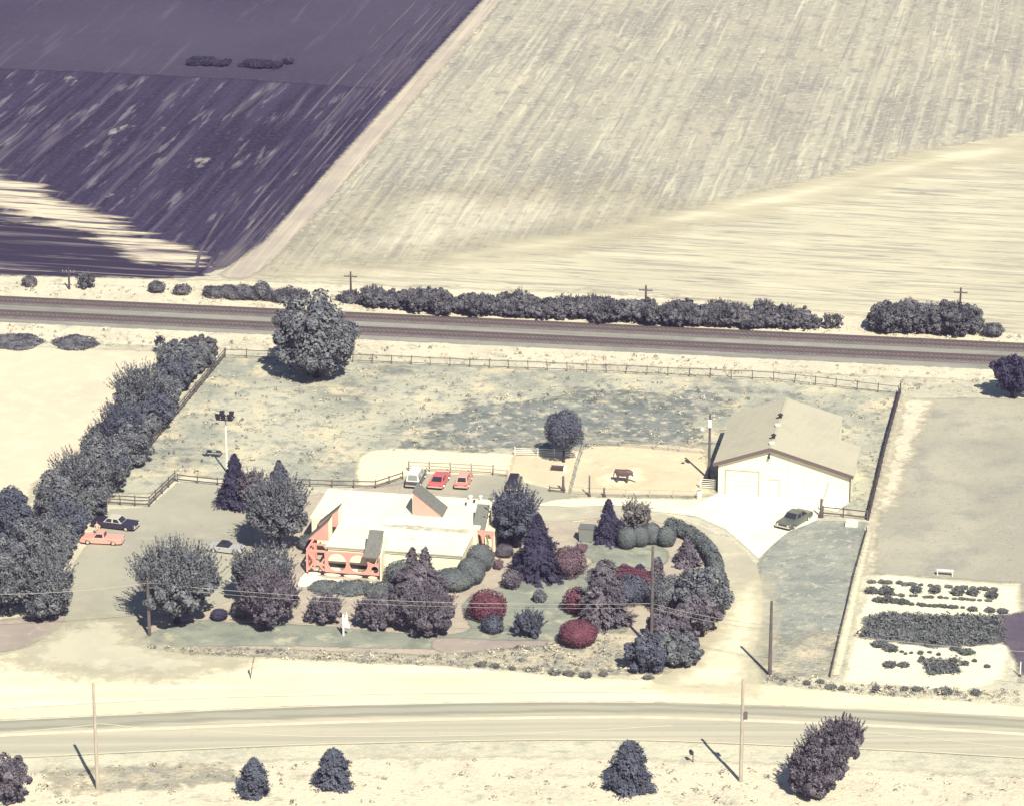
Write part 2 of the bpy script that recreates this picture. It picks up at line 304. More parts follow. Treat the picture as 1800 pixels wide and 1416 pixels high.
def region(name, px, mat, amp=.25, soft=.15, nsc=(.6,.6), curve=False, cell=None, dz=.0018):
    LEVEL[0] += dz; z = LEVEL[0]
    if curve: px = smooth_px(px)
    P = np.array([gp(*p)[:2] for p in px]); lo = P.min(0); hi = P.max(0); mg = amp * 2 + soft + .3
    # keep to what the photo could see, and a margin round it
    lo = np.maximum(lo - mg, [-150, 285]); hi = np.minimum(hi + mg, [160, 900])
    cell = cell or float(np.clip(np.sqrt((hi - lo).prod() / 14000), .3, 2.5))
    nx, ny = [int(np.ceil(v / cell)) + 1 for v in hi - lo]
    X, Y = np.meshgrid(lo[0] + np.arange(nx) * cell, lo[1] + np.arange(ny) * cell); Q = np.stack([X.ravel(), Y.ravel()], 1)
    A = P; B = np.roll(P, -1, 0); dist = np.full(len(Q), 1e9); ins = np.zeros(len(Q), bool)
    for a, b in zip(A, B):
        ab = b - a; t = np.clip(((Q - a) @ ab) / max(ab @ ab, 1e-9), 0, 1); dist = np.minimum(dist, np.hypot(*(Q - a - t[:, None] * ab).T))
        cr = (a[1] > Q[:, 1]) != (b[1] > Q[:, 1])
        if a[1] != b[1]: ins ^= cr & (Q[:, 0] < (b[0] - a[0]) * (Q[:, 1] - a[1]) / (b[1] - a[1]) + a[0])
    sd = np.where(ins, dist, -dist)
    i, j = np.meshgrid(np.arange(nx - 1), np.arange(ny - 1)); k = (j * nx + i).ravel()
    F4 = np.stack([k, k + 1, k + nx + 1, k + nx], 1); F4 = F4[(sd[F4] > -mg).any(1)]
    used, inv = np.unique(F4, return_inverse=True); F4 = inv.reshape(-1, 4)
    V = np.column_stack([Q[used], np.full(len(used), z)])
    me = bpy.data.meshes.new(name); me.vertices.add(len(V)); me.vertices.foreach_set('co', V.astype(np.float32).ravel())
    me.loops.add(F4.size); me.loops.foreach_set('vertex_index', F4.ravel().astype(np.int32)); me.polygons.add(len(F4)); me.polygons.foreach_set('loop_start', np.arange(0, F4.size, 4, dtype=np.int32)); me.update()
    at_ = me.attributes.new('edge', 'FLOAT', 'POINT'); at_.data.foreach_set('value', sd[used].astype(np.float32))
    return tag(link(name, me, edged(mat, amp, soft, tuple(nsc))), kind='structure')
def strip_px(name, centre, widths, mat, dz=.0018):
    """a band drawn along photo points, width in metres"""
    LEVEL[0] += dz; z = LEVEL[0]
    c = [gp(*p) for p in smooth_px(centre, closed=False, sub=8)]
    vs = []; fs = []
    for i, p in enumerate(c):
        d = (c[min(i+1, len(c)-1)] - c[max(i-1, 0)]).normalized(); nrm = Vector((-d.y, d.x, 0))
        wd = widths / 2
        vs += [p - nrm * wd + Vector((0,0,z)), p + nrm * wd + Vector((0,0,z))]
        if i: fs.append((2*i-2, 2*i, 2*i+1, 2*i-1))
    b = MB().add(vs, fs); o = b.build(name, M[mat]); return tag(o, kind='structure')

g = MB().add([(-1190,-590,0),(1190,-590,0),(1190,1790,0),(-1190,1790,0)], [(0,1,2,3)]).build('ground', M['ground']); tag(g, kind='structure')

region('ploughed_field', [(-300,-260),(1100,-260),(850,0),(705,160),(603,272),(520,365),(465,425),(405,467),(345,487),(240,492),(-300,478)], 'dark_field', amp=0.56, soft=0.42)
region('far_ploughed_field', [(-300,-250),(1085,-250),(838,4),(700,158),(560,150),(400,139),(220,130),(-300,108)], 'dark_far', amp=0.8, soft=0.6)
region('ploughed_headland', [(-300,330),(0,375),(120,395),(210,432),(300,468),(345,484),(240,491),(-300,477)], 'dark_headland', amp=2.5, soft=.5, nsc=(0.14,0.7))
region('straw_litter', [(-300,190),(0,310),(55,325),(100,350),(150,372),(200,392),(250,415),(310,432),(345,458),(340,468),(260,456),(170,418),(90,392),(20,375),(-300,320)], 'straw_patch', amp=5, soft=1.4, nsc=(.06,.34), cell=1.2)
region('stubble_field', [(1130,-250),(880,4),(740,165),(640,285),(560,375),(470,470),(600,462),(800,446),(1000,415),(1200,372),(1400,325),(1600,272),(1800,235),(2300,130),(2300,-250)], 'stubble', amp=1.8, soft=.5, nsc=(0.29,0.19))
region('stubble_headland', [(470,468),(600,460),(800,444),(1000,413),(1200,370),(1400,323),(1600,270),(1800,233),(2300,130),(2300,600),(1800,585),(1440,545),(1130,518),(800,505),(430,492)], 'headland', amp=3, soft=.5, nsc=(0.12,0.44))
region('bright_stubble', [(600,410),(520,468),(600,462),(800,446),(1000,415),(1200,372),(1100,340),(950,345),(820,345),(720,335),(660,360)], 'stubble_pale', amp=7, soft=9, nsc=(.05,.03), cell=2.5)
region('bright_headland', [(800,448),(1000,418),(1200,376),(1400,330),(1600,280),(1810,238),(1810,262),(1600,305),(1400,352),(1200,392),(1000,430),(800,456)], 'bright_straw', amp=4.5, soft=4, nsc=(.03,.12))
region('farm_track', [(1100,-260),(850,0),(705,160),(603,272),(520,365),(465,425),(405,470),(380,485),(430,492),(475,465),(560,372),(640,283),(740,163),(880,4),(1130,-250)], 'track', amp=0.48, soft=0.36)
region('rail_verge', [(-300,478),(240,490),(430,494),(800,507),(1130,520),(1440,548),(1800,588),(2200,615),(2200,690),(1800,672),(-300,585)], 'verge', amp=0.64, soft=0.48)
region('railway_ballast', [(-200,513),(0,522),(900,563.5),(1800,607),(2000,617),(2000,664),(1800,652),(900,609),(0,566),(-200,556)], 'ballast', amp=0.35, soft=0.26)
region('straw_field', [(-300,600),(0,606),(120,612),(280,618),(285,650),(215,660),(205,720),(170,760),(130,800),(60,850),(40,900),(-300,960)], 'straw_field', amp=0.64, soft=0.48)
region('meadow', [(388,628),(620,636),(900,648),(1360,670),(1585,692),(1528,912),(1497,908),(1480,885),(1262,868),(1225,875),(1000,872),(940,880),(712,850),(660,855),(420,842),(312,835),(268,868),(192,866),(258,770)], 'meadow', amp=0.48, soft=0.36)
region('green_patch', [(780,730),(880,712),(960,705),(1060,700),(1180,695),(1240,700),(1232,770),(1150,788),(1040,770),(930,785),(830,790),(760,775)], 'dark_meadow', curve=True, amp=7, soft=1.5, nsc=(.16,.2))
region('bright_earth', [(632,850),(628,815),(645,795),(690,788),(740,790),(830,795),(905,800),(905,832),(720,835),(706,842),(660,850)], 'sand_bright', curve=True, amp=0.4, soft=0.3)
region('corral_earth', [(905,800),(1020,790),(1040,783),(1120,780),(1240,785),(1250,865),(1225,872),(1000,868),(905,858),(890,835)], 'sand', amp=0.48, soft=0.36)
region('corral_earth', [(1045,840),(1075,825),(1110,820),(1140,826),(1135,846),(1100,856),(1060,856)], 'sand_bright', curve=True, amp=1.2, soft=1.6)
region('neighbour_field', [(1600,700),(1760,700),(2100,715),(2100,1200),(1790,1200),(1795,1025),(1530,1008),(1545,900),(1590,720)], 'neighbour', amp=0.48, soft=0.36)
region('garden_soil', [(1530,1015),(1560,1010),(1790,1030),(1795,1085),(1760,1195),(1700,1215),(1480,1200),(1505,1100)], 'white_gravel', amp=0.56, soft=0.42)
region('crop_bed', [(1520,1085),(1570,1078),(1760,1085),(1770,1130),(1640,1138),(1515,1120)], 'crop', amp=0.48, soft=0.36)
region('tilled_bed', [(1725,1088),(1790,1075),(2000,1080),(2000,1235),(1800,1185),(1780,1150),(1760,1120)], 'dark_earth', amp=0.48, soft=0.36)
region('crop_bed', [(1622,1160),(1680,1158),(1688,1182),(1630,1186)], 'crop', amp=0.15, soft=.06)
region('side_lawn', [(1335,985),(1370,945),(1430,915),(1522,918),(1500,1010),(1468,1180),(1350,1195),(1325,1160),(1332,1060)], 'wet_grass', amp=0.4, soft=0.3)
region('shoulder', [(-300,1185),(0,1152),(110,1118),(230,1120),(330,1150),(520,1160),(780,1170),(960,1185),(1140,1195),(1300,1198),(1480,1215),(1800,1240),(2100,1260),(2100,1290),(1800,1262),(1400,1242),(1150,1234),(950,1233),(500,1242),(0,1266),(-300,1290)], 'gravel', amp=0.4, soft=0.3)
region('garden_ground', [(215,1128),(240,1060),(330,960),(440,905),(545,870),(720,850),(930,880),(1010,918),(1100,905),(1190,925),(1250,970),(1275,1040),(1255,1130),(1180,1185),(960,1180),(700,1158),(400,1150),(260,1142)], 'mulch', amp=0.32, soft=0.24)
region('bare_bed', [(-200,1085),(0,1090),(105,1072),(122,1080),(100,1108),(50,1136),(0,1146),(-200,1150)], 'bare', amp=.3, soft=.3)
region('weedy_strip', [(1340,1120),(1400,1130),(1440,1110),(1478,1120),(1466,1186),(1350,1192)], 'weedy', amp=2.2, soft=1.2)
region('dry_strip', [(1592,700),(1640,705),(1600,800),(1575,880),(1545,905),(1532,1005),(1520,1010),(1540,900),(1566,790)], 'verge', amp=1.2, soft=.8)
region('lawn', [(245,1125),(330,1092),(430,1095),(560,1100),(700,1112),(820,1110),(815,1060),(880,1030),(960,1010),(1040,990),(1010,960),(1060,930),(1160,960),(1170,990),(1120,1010),(1080,1080),(1100,1110),(980,1125),(800,1128),(760,1140),(500,1135),(300,1135)], 'lawn', curve=True, amp=0.32, soft=0.24)
region('bare_bed', [(770,1122),(880,1125),(975,1128),(985,1145),(960,1160),(850,1158),(770,1145)], 'bare', curve=True, amp=0.32, soft=0.24)
region('weedy_verge', [(240,1136),(500,1142),(760,1152),(960,1135),(1060,1110),(1120,1115),(1180,1182),(1080,1186),(960,1178),(760,1166),(520,1156),(330,1148)], 'weedy', amp=0.48, soft=0.36)
region('parking_lot', [(212,1135),(118,1112),(110,1075),(130,990),(165,940),(190,895),(262,892),(312,848),(380,846),(440,900),(446,955),(420,985),(395,1010),(345,1070),(250,1090),(232,1120)], 'asphalt', amp=0.1, soft=.06)
region('parking_lot', [(395,1010),(420,985),(520,960),(470,985),(440,1010),(420,1050),(380,1065),(345,1072)], 'asphalt', amp=0.1, soft=.06)
region('rear_parking', [(700,862),(718,832),(905,836),(925,850),(1000,866),(1002,880),(940,890),(880,885),(850,875)], 'asphalt', amp=0.1, soft=.06)
region('driveway', [(925,890),(1000,893),(1080,890),(1160,902),(1230,925),(1300,962),(1335,1010),(1340,1080),(1325,1150),(1300,1205),(1150,1200),(1205,1168),(1262,1110),(1278,1050),(1268,1000),(1240,958),(1190,930),(1110,908),(1000,915),(940,912)], 'drive', curve=True, amp=0.06, soft=.06)
region('driveway_gravel', [(940,888),(980,878),(1080,876),(1225,880),(1260,882),(1232,908),(1160,900),(1080,888),(1000,891)], 'white_gravel', amp=0.15, soft=.06)
region('concrete_apron', [(1262,867),(1400,876),(1494,882),(1470,900),(1443,893),(1435,915),(1385,935),(1355,960),(1333,982),(1305,955),(1275,930),(1225,908),(1170,898),(1215,890)], 'concrete', amp=0.04, soft=.06)
region('drive_gravel_glare', [(1283,1040),(1336,1015),(1345,1080),(1330,1150),(1312,1215),(1160,1208),(1215,1165),(1266,1110)], 'gravel', amp=1.2, soft=2)  # pale gravel at the drive mouth, with some glare put into its colour
region('lot_mouth', [(100,1108),(160,1085),(228,1090),(240,1125),(330,1150),(420,1165),(300,1190),(150,1185),(20,1160),(60,1135)], 'lot_pale', amp=2.2, soft=2.2)
region('concrete_walk', [(522,1030),(530,1012),(540,1005),(570,1016),(668,1024),(700,1030),(690,1040),(560,1034)], 'concrete', amp=0.06, soft=.06)
region('road', [(-300,1290),(0,1266),(250,1254),(500,1242),(730,1236),(950,1233.5),(1150,1234),(1400,1242),(1600,1250),(1800,1260),(2100,1280),(2100,1358),(1800,1333),(1600,1321),(1400,1312),(1150,1302),(950,1301),(730,1305),(500,1311),(250,1322),(0,1334),(-300,1352)], 'road', amp=0.03, soft=.06)
region('road_lane', [(-300,1293),(0,1269),(250,1257),(500,1246),(730,1240),(950,1237),(1150,1238),(1400,1246),(1600,1254),(1800,1264),(2100,1284),(2100,1304),(1800,1278),(1400,1258),(1150,1250),(950,1250),(500,1260),(250,1271),(0,1283),(-300,1306)], 'lane', amp=.5, soft=.6, nsc=(.04,.6))
region('roadside_verge', [(-300,1385),(0,1360),(250,1350),(500,1335),(900,1330),(1150,1335),(1400,1345),(1800,1365),(2100,1390),(2100,1600),(-300,1600)], 'verge', amp=0.64, soft=0.48)
region('verge_weeds', [(90,1358),(250,1350),(400,1352),(415,1370),(300,1380),(110,1390)], 'weedy', amp=1.8, soft=1.2)
for off, wd in ((16,.35),(27,.5),(40,.35),(56,.6),(80,.45),(118,.5)):
    strip_px('furrow_line', [(838-off*.9,4),(700-off,158),(600-off,272),(518-off,367),(450-off*.8,438),(405-off*.5,470)], wd, 'furrow')
for nm, pts, wd in (
    ('road_edge_line', [(-60,1270),(0,1267),(250,1255),(500,1243.5),(730,1237.5),(950,1234.5),(1150,1235)], .22),
    ('road_centre_line', [(-60,1297),(0,1293),(250,1282),(500,1273),(730,1266),(950,1262),(1150,1261.5),(1400,1270),(1600,1279),(1800,1291),(1900,1298)], .75),
    ('road_edge_line', [(-60,1336),(0,1333),(250,1321),(500,1310),(730,1304),(950,1300.5),(1150,1301.5),(1400,1311.5),(1600,1320),(1800,1332),(1900,1339)], .24),
    ('turn_lane_line', [(20,1288),(150,1276),(182,1273),(260,1281),(330,1284),(520,1294),(700,1295),(900,1291),(1050,1283),(1180,1276)], .18),
    ('turn_lane_line', [(1500,1284),(1600,1295),(1800,1316),(1900,1326)], .18)):
    strip_px(nm, pts, wd, 'paint')
strip_px('shoulder_tracks', [(0,1245),(300,1228),(600,1220),(900,1216),(1150,1216)], .5, 'white_gravel')
region('pale_path', [(1524,935),(1533,935),(1518,1000),(1499,1090),(1478,1187),(1462,1187),(1484,1090),(1507,1000)], 'bright_straw', amp=.22, soft=.25, nsc=(1.2,1.2))
for pts in ([(115,978),(140,955),(152,945)], [(98,1002),(112,985)], [(182,908),(190,895)], [(400,1030),(420,1000)], [(378,893),(420,900),(450,907)]):
    strip_px('kerb_marking', pts, .35, 'paint')

# ------------------------------------------------------------------ main building
OB = gp(571, 1011)
def BL(u, v, z=0): return Vector((u, v, z))           # local: u along the front, v to the back
bld = empty('office_building', OB, -AZ, 'low white flat roofed building with salmon pink arcade and shed roof scoops amid shrubs', 'building')
ZR = 3.2
b = MB(); b.box(0,15.5,1.7,9.3,0,ZR-.26); b.box(-3.75,15.9,9.3,18.3,0,ZR-.24)
b.build('wall', M['white'], bld)
b = MB(); b.box(-.22,15.75,1.45,9.25,ZR-.26,ZR); b.build('front_roof', M['roof_white'], bld, bevel=.09)
b = MB(); b.box(-4.0,16.15,9.36,18.55,ZR-.24,ZR+.06); b.build('rear_roof', M['roof_white'], bld, bevel=.12)
b = MB(); b.box(-.25,15.8,1.40,1.44,ZR-.34,ZR-.27); b.build('fascia_line', M['wood_pale'], bld)
b = MB(); b.box(.05,6.4,1.62,1.69,.46,.86); b.build('shade_strip', M['plinth_and_shade'], bld)  # arcade's shadow on the white wall, added as a dark strip
def patch(pts, z, seed):
    rng = random.Random(seed)
    pp = outline([Vector(p + (0,)) for p in pts], .5, .12, rng); vs = [(p.x, p.y, z) for p in pp]
    return MB().add(vs, [tuple(range(len(vs)))])
patch([(4.6,8.3),(8.5,7.9),(15.2,7.9),(15.2,9.1),(9,9.1),(4.6,9.0)], ZR+.008, 3).build('gravel_strip', M['roof_stain'], bld)
# arcade screen with round openings
def screen(name, L, zt, zb, holes, th, mat, fn, parent):
    """flat board L long with circular holes (u, z, r) as one mesh, fn maps (u, t, z)"""
    bm = bmesh.new()
    def loop(pts): 
        vs = [bm.verts.new((x, z, 0)) for x, z in pts]
        return [bm.edges.new((vs[i], vs[(i+1) % len(vs)])) for i in range(len(vs))]
    es = loop([(0,zb),(L,zb),(L,zt),(0,zt)])
    for (u, z, rx, rz) in holes: es += loop([(u + rx*math.cos(2*math.pi*k/36), z + rz*math.sin(2*math.pi*k/36)) for k in range(36)])
    bmesh.ops.triangle_fill(bm, use_beauty=True, edges=es)
    r = bmesh.ops.extrude_face_region(bm, geom=bm.faces[:])
    for v in r['geom']:
        if isinstance(v, bmesh.types.BMVert): v.co.z = th
    bmesh.ops.recalc_face_normals(bm, faces=bm.faces[:])
    for v in bm.verts: v.co = Vector(fn(v.co.x, v.co.z, v.co.y))
    bmesh.ops.recalc_face_normals(bm, faces=bm.faces[:])
    me = bpy.data.meshes.new(name); bm.to_mesh(me); bm.free()
    return link(name, me, mat, parent)
screen('arcade', 6.5, 3.0, .48, [(1.45,1.72,1.08,1.1),(3.95,1.72,1.08,1.1),(5.85,1.13,.42,.44),(5.70,2.3,.58,.52)], .22, M['pink'], lambda u,t,z: (u,t,z), bld)
pl = MB().box(-2.05,6.5,.02,.2,0,.47).build('plinth', M['plinth_and_shade'], bld)
b = MB()
for cu, ru in ((-1.2,.75),(.9,1.0),(3.3,1.1),(5.6,.55)):
    vs = [(cu + ru*math.cos(2*math.pi*k/20), -.004, .2 + .17*math.sin(2*math.pi*k/20)) for k in range(20)]
    b.add(vs, [tuple(range(20))])
b.build('plinth_opening', M['white'], pl)
MB().box(-2.1,6.5,.24,1.68,0,.06).build('porch_floor', M['concrete'], bld)
# open timber corner of the arcade
b = MB()
b.bar((-2.1,.1,2.95),(0,.1,2.95),.22,.22); b.bar((-2.05,.1,.3),(-2.05,.1,2.85),.2,.2)
b.bar((-2.0,.1,2.8),(-.1,.1,.6),.14,.2); b.bar((-2.0,.13,.6),(-1.0,.13,1.8),.14,.2); b.bar((-1.2,.1,.5),(-1.2,.1,2.84),.16,.16)
b.bar((-.6,.1,1.1),(-.1,.1,2.0),.14,.18)
b.build('corner_frame', M['pink'], bld)
b = MB()
b.bar((-2.1,.22,2.95),(-2.1,4.6,2.95),.2,.22)
for v in (1.4,2.8,4.5): b.bar((-2.1,v,0),(-2.1,v,2.84),.2,.2)
for v0, v1 in ((.25,1.3),(1.5,2.7),(2.9,4.4)): b.bar((-2.1,v0,.5),(-2.1,v1,2.8),.12,.18); b.bar((-2.13,v0,2.75),(-2.13,v1,.5),.12,.18)
for v in (2.0,3.6): b.bar((-2.0,v,2.96),(-.25,v,2.96),.14,.18)
b.build('side_frame', M['pink'], bld)
MB().box(-2.0,-.01,1.75,8.9,.01,.05).build('side_terrace', M['mulch'], bld)
# shed-roof scoops
def wedge_u(name, u_low, u_high, v0, v1, z_low, z_high, base, th=.16):
    """scoop sloping along u: pink end faces, shingled slope, pale tall side"""
    s = MB(); s.prism([(u_low, z_low),(u_low, base),(u_high, base),(u_high, z_high)] if base < z_low else [(u_low, z_low),(u_high, base),(u_high, z_high)], v0, v1, lambda i,j,t: (i,t,j))
    o = s.build(name, M['pink'], bld)
    d = 1 if u_high > u_low else -1
    r = MB(); dz = (z_high - z_low) / abs(u_high - u_low)
    r.prism([(u_low - .18*d, z_low - .18*dz + .004),(u_high + .03*d, z_high + .03*dz + .004),(u_high + .03*d, z_high + .03*dz + th),(u_low - .18*d, z_low - .18*dz + th)], v0 - .06, v1 + .06, lambda i,j,t: (i,t,j))
    r.build('shingled_slope', M['shingle'], o)
    k = MB().box(min(u_high, u_high+.05*d), max(u_high, u_high+.05*d), v0+.02, v1-.02, base, z_high-.02); k.build('tall_side', M['white'], o)
    return o
wedge_u('roof_scoop', 11.1, 7.75, 12.0, 14.9, ZR+.25, 6.1, ZR-.05)
wedge_u('roof_scoop', -2.7, -.32, 3.5, 5.1, 2.95, 5.25, 2.9)
wedge_u('roof_scoop', -2.55, -.15, 7.75, 9.28, 2.95, 5.1, 2.9)
def wedge_v(name, u0, u1, v_low, v_high, z_low, z_high, base):
    s = MB(); s.prism([(v_low, z_low),(v_high, z_high),(v_high, base),(v_low + (v_high - v_low) * .75, base)], u0, u1, lambda i,j,t: (t,i,j))
    o = s.build(name, M['white'], bld)
    dz = (z_high - z_low) / (v_high - v_low)
    r = MB(); r.prism([(v_low-.2, z_low-.2*dz+.004),(v_high+.05, z_high+.05*dz+.004),(v_high+.05, z_high+.05*dz+.16),(v_low-.2, z_low-.2*dz+.16)], u0-.05, u1+.05, lambda i,j,t: (t,i,j))
    r.build('shingled_slope', M['shingle'], o)
    return o
o = wedge_v('roof_scoop', 4.72, 6.3, -.3, 2.7, 2.85, 4.75, ZR)
f = MB(); f.prism([(-.32,0),(2.9,0),(2.9,4.9),(2.75,4.9),(-.32,2.85)], 6.52, 6.7, lambda i,j,t: (t,i,j)); f.build('side_fin', M['white'], o)
o = wedge_v('roof_scoop', 15.25, 16.65, 9.9, 12.9, 2.8, 4.7, ZR)
f = MB(); f.prism([(9.75,0),(9.85,2.75),(12.8,4.6),(12.8,2.9),(12.0,2.3),(11.5,0)], 16.72, 16.84, lambda i,j,t: (t,i,j)); f.build('side_fin', M['white'], o)
f = MB(); f.box(16.86,17.75,10.2,14.0,2.55,2.72); f.bar((16.9,14.2,3.2),(17.8,14.2,3.2),.1,.12); f.bar((17.7,11.8,3.0),(17.7,14.2,3.1),.08,.1); f.build('entry_canopy', M['white'], bld)
screen('entry_screen', 2.4, 2.95, .0, [(.66,1.55,.40,.95),(1.75,1.5,.46,1.05)], .18, M['pink'], lambda u,t,z: (15.35+u, 9.72+t-.2, z), bld)
MB().box(16.86,17.6,11.2,13.9,0,2.54).build('entry_wall', M['white'], bld)
MB().box(16.0,17.7,9.8,11.1,.01,.05).build('entry_floor', M['concrete'], bld)
for (u, v, h, r_) in ((13.4,18.0,.5,.28),(14.0,17.2,.3,.16),(14.6,18.1,.55,.22),(13.2,16.2,.3,.14)):
    b = MB(); b.tube([(u,v,ZR+.06),(u,v,ZR+h)], r_*.6, 10); b.tube([(u,v,ZR+h),(u,v,ZR+h+.1),(u,v,ZR+h+.18)], [r_, r_, r_*.3], 10)
    b.build('roof_vent', M['metal_white'] if r_ > .2 else M['black_trim'], bld)
b = MB(); b.box(9.0,9.5,4.6,5.0,ZR,ZR+.09); b.build('roof_hatch', M['roof_stain'], bld)

# ------------------------------------------------------------------ barn
OBN = gp(1262, 866)
barn = empty('metal_barn', OBN, -AZ, 'cream gabled garage barn with tan roof and brown rake trim facing pale concrete apron', 'barn')
W, U0, DPT = 15.9, 6.25, 17.2
ze, zrdg, zr2 = 4.05, 6.25, 3.5
def roofz(u): return zrdg - (zrdg - ze) / U0 * (U0 - u) if u < U0 else zrdg - (zrdg - zr2) / (W - U0) * (u - U0)
b = MB(); b.prism([(0,0),(13.2,0),(13.2,roofz(13.2)-.1),(U0,zrdg-.1),(0,ze-.1)], 0, DPT, lambda i,j,t: (i,t,j))
b.prism([(13.2,0),(W,0),(W,zr2-.1),(13.2,roofz(13.2)-.1)], 0, 9.5, lambda i,j,t: (i,t,j)); b.build('wall', M['barn_wall'], barn)
def slab(pts, v0, v1, th): 
    (u0,z0),(u1,z1) = pts
    return [(u0,z0),(u1,z1),(u1,z1+th),(u0,z0+th)]
b = MB(); d1 = (zrdg-ze)/U0; d2 = (zrdg-zr2)/(W-U0)
b.prism([(-.6,ze-.6*d1),(U0,zrdg),(13.3,roofz(13.3)),(13.3,roofz(13.3)+.12),(U0,zrdg+.12),(-.6,ze-.6*d1+.12)], -.4, DPT+.3, lambda i,j,t: (i,t,j))
b.prism([(13.303,roofz(13.3)),(W+.4,zr2-.4*d2),(W+.4,zr2-.4*d2+.12),(13.303,roofz(13.3)+.12)], -.4, 9.8, lambda i,j,t: (i,t,j))
rf = b.build('roof', M['barn_roof'], barn)
b = MB(); b.bar((U0,-.38,zrdg+.15),(U0,DPT+.28,zrdg+.15),.3,.05); b.build('ridge_cap', M['barn_roof'], rf)
b = MB()
for k in range(18):
    v = .3 + k * .95
    b.bar((-.58, v, ze-.58*d1+.135), (U0-.2, v, zrdg-.2*d1+.135), .05, .03)
    if v < 9.5: b.bar((U0+.2, v, zrdg-.2*d2+.135), (W+.38, v, zr2-.38*d2+.135), .05, .03)
    else: b.bar((U0+.2, v, zrdg-.2*d2+.135), (13.25, v, roofz(13.25)+.135), .05, .03)
b.build('roof_seam', M['barn_roof'], rf)
b = MB()
b.bar((-.62,-.45,ze-.6*d1-.06),(U0,-.45,zrdg-.02),.08,.42); b.bar((U0,-.45,zrdg-.02),(W+.42,-.45,zr2-.4*d2-.06),.08,.42)
b.build('rake_trim', M['brown'], barn)
for v in (3.0, 10.2):
    b = MB(); b.tube([(U0,v,zrdg+.16),(U0,v,zrdg+.55)], .2, 10); b.tube([(U0,v,zrdg+.55),(U0,v,zrdg+.75)], [.36,.1], 10); b.build('roof_vent', M['black_trim'], rf)
for v in (1.2, 7.5):
    b = MB(); b.box(U0-.3,U0+.3,v-.25,v+.25,zrdg+.15,zrdg+.32); b.build('ridge_hatch', M['white'], rf)
b = MB(); b.box(.95,4.85,-.07,-.002,0,3.02); gd = b.build('garage_door', M['barn_wall'], barn)
b = MB(); b.box(.82,4.98,-.12,-.003,3.04,3.16); b.box(4.87,5.0,-.12,-.003,0,3.03); b.box(.82,.93,-.09,-.003,0,3.03); b.build('door_frame', M['wood_pale'], gd)
b = MB()
for k in range(1,5): b.box(.97,4.83,-.09,-.072,k*.6-.015,k*.6+.015)
b.build('door_rib', M['wood_pale'], gd)
b = MB(); b.box(6.3,7.35,-.06,-.002,0,2.15); pd = b.build('side_door', M['barn_wall'], barn)
b = MB(); b.box(6.18,7.47,-.09,-.003,2.17,2.26); b.box(7.37,7.45,-.075,-.003,0,2.15); b.build('door_frame', M['wood_pale'], pd)
b = MB(); b.tube([(7.2,-.12,1.0),(7.2,-.06,1.0)], .05, 8); b.build('handle', M['metal_grey'], pd)
b = MB(); b.box(6.0,6.2,-.3,-.003,5.35,5.45); b.tube([(6.1,-.28,5.4),(6.1,-.3,5.05)], [.08,.2], 10); b.build('wall_lamp', M['black_trim'], barn)
b = MB(); b.box(W-.02,W+.1,-.12,-.003,0,3.3); b.build('downpipe', M['brown'], barn)
b = MB(); b.box(-.04,-.003,1,DPT-1,0,1.0); b.build('wainscot', M['brown'], barn)

# ------------------------------------------------------------------ railway
def line_pts(fn, x0, x1, n): return [gp(x0 + (x1-x0)*i/(n-1), fn(x0 + (x1-x0)*i/(n-1))) for i in range(n)]
LEVEL[0] += .01
def railway(fn, label):
    P = line_pts(fn, -160, 1960, 40)
    root = empty('railway_track', P[len(P)//2], 0, label, 'railway track'); o0 = P[len(P)//2]
    z0 = .16
    nr = [Vector((-(P[min(i+1,39)]-P[max(i-1,0)]).normalized().y, (P[min(i+1,39)]-P[max(i-1,0)]).normalized().x, 0)) for i in range(40)]
    bed = MB(); vs = []; fs = []
    for i, p in enumerate(P):
        q = p - o0
        for wv, zz in ((-1.9,.05),(-1.35,z0-.04),(1.35,z0-.04),(1.9,.05)): vs.append(q + nr[i]*wv + Vector((0,0,zz)))
        if i: fs += [(4*i-4+k, 4*i+k, 4*i+k+1, 4*i-4+k+1) for k in range(3)]
    bed.add(vs, fs); bed.build('track_bed', M['track_bed'], root)
    for sgn in (-1, 1):
        r = MB(); vs = []; fs = []
        for i, p in enumerate(P):
            q = p - o0 + nr[i]*sgn*.75
            for a, zz in ((-.06,z0+.03),(-.06,z0+.2),(.06,z0+.2),(.06,z0+.03)): vs.append(q + nr[i]*a + Vector((0,0,zz)))
            if i: fs += [(4*i-4+k, 4*i+k, 4*i+(k+1)%4, 4*i-4+(k+1)%4) for k in range(4)]
        r.add(vs, fs); r.build('rail', M['steel'], root)
    # sleepers: the 100 in the middle of view one by one, the rest as one part
    tot = sum((P[i+1]-P[i]).length for i in range(39)); n = int(tot / .62); step = tot / n
    sl = []; d = 0; i = 0; acc = 0
    for k in range(n):
        t = (k + .5) * step
        while i < 38 and acc + (P[i+1]-P[i]).length < t: acc += (P[i+1]-P[i]).length; i += 1
        sl.append((P[i].lerp(P[i+1], (t-acc)/(P[i+1]-P[i]).length) - o0, math.atan2(nr[i].y, nr[i].x)))
    first = None; mid = len(sl)//2
    rest = MB()
    for k, (q, a) in enumerate(sl):
        if abs(k - mid) < 50:
            if first is None:
                first = MB().box(-1.28,1.28,-.13,.13,-.02,.075).build('sleeper', M['sleeper'], root); o = first
            else:
                o = first.copy(); col.objects.link(o); o.parent = root
            o.location = q + Vector((0,0,z0-.03)); o.rotation_euler = (0,0,a)
        else:
            d = Vector((math.cos(a), math.sin(a), 0)); rest.bar(q - d*1.28 + Vector((0,0,z0)), q + d*1.28 + Vector((0,0,z0)), .26, .09)
    tag(rest.build('sleepers', M['sleeper'], root), kind='stuff')
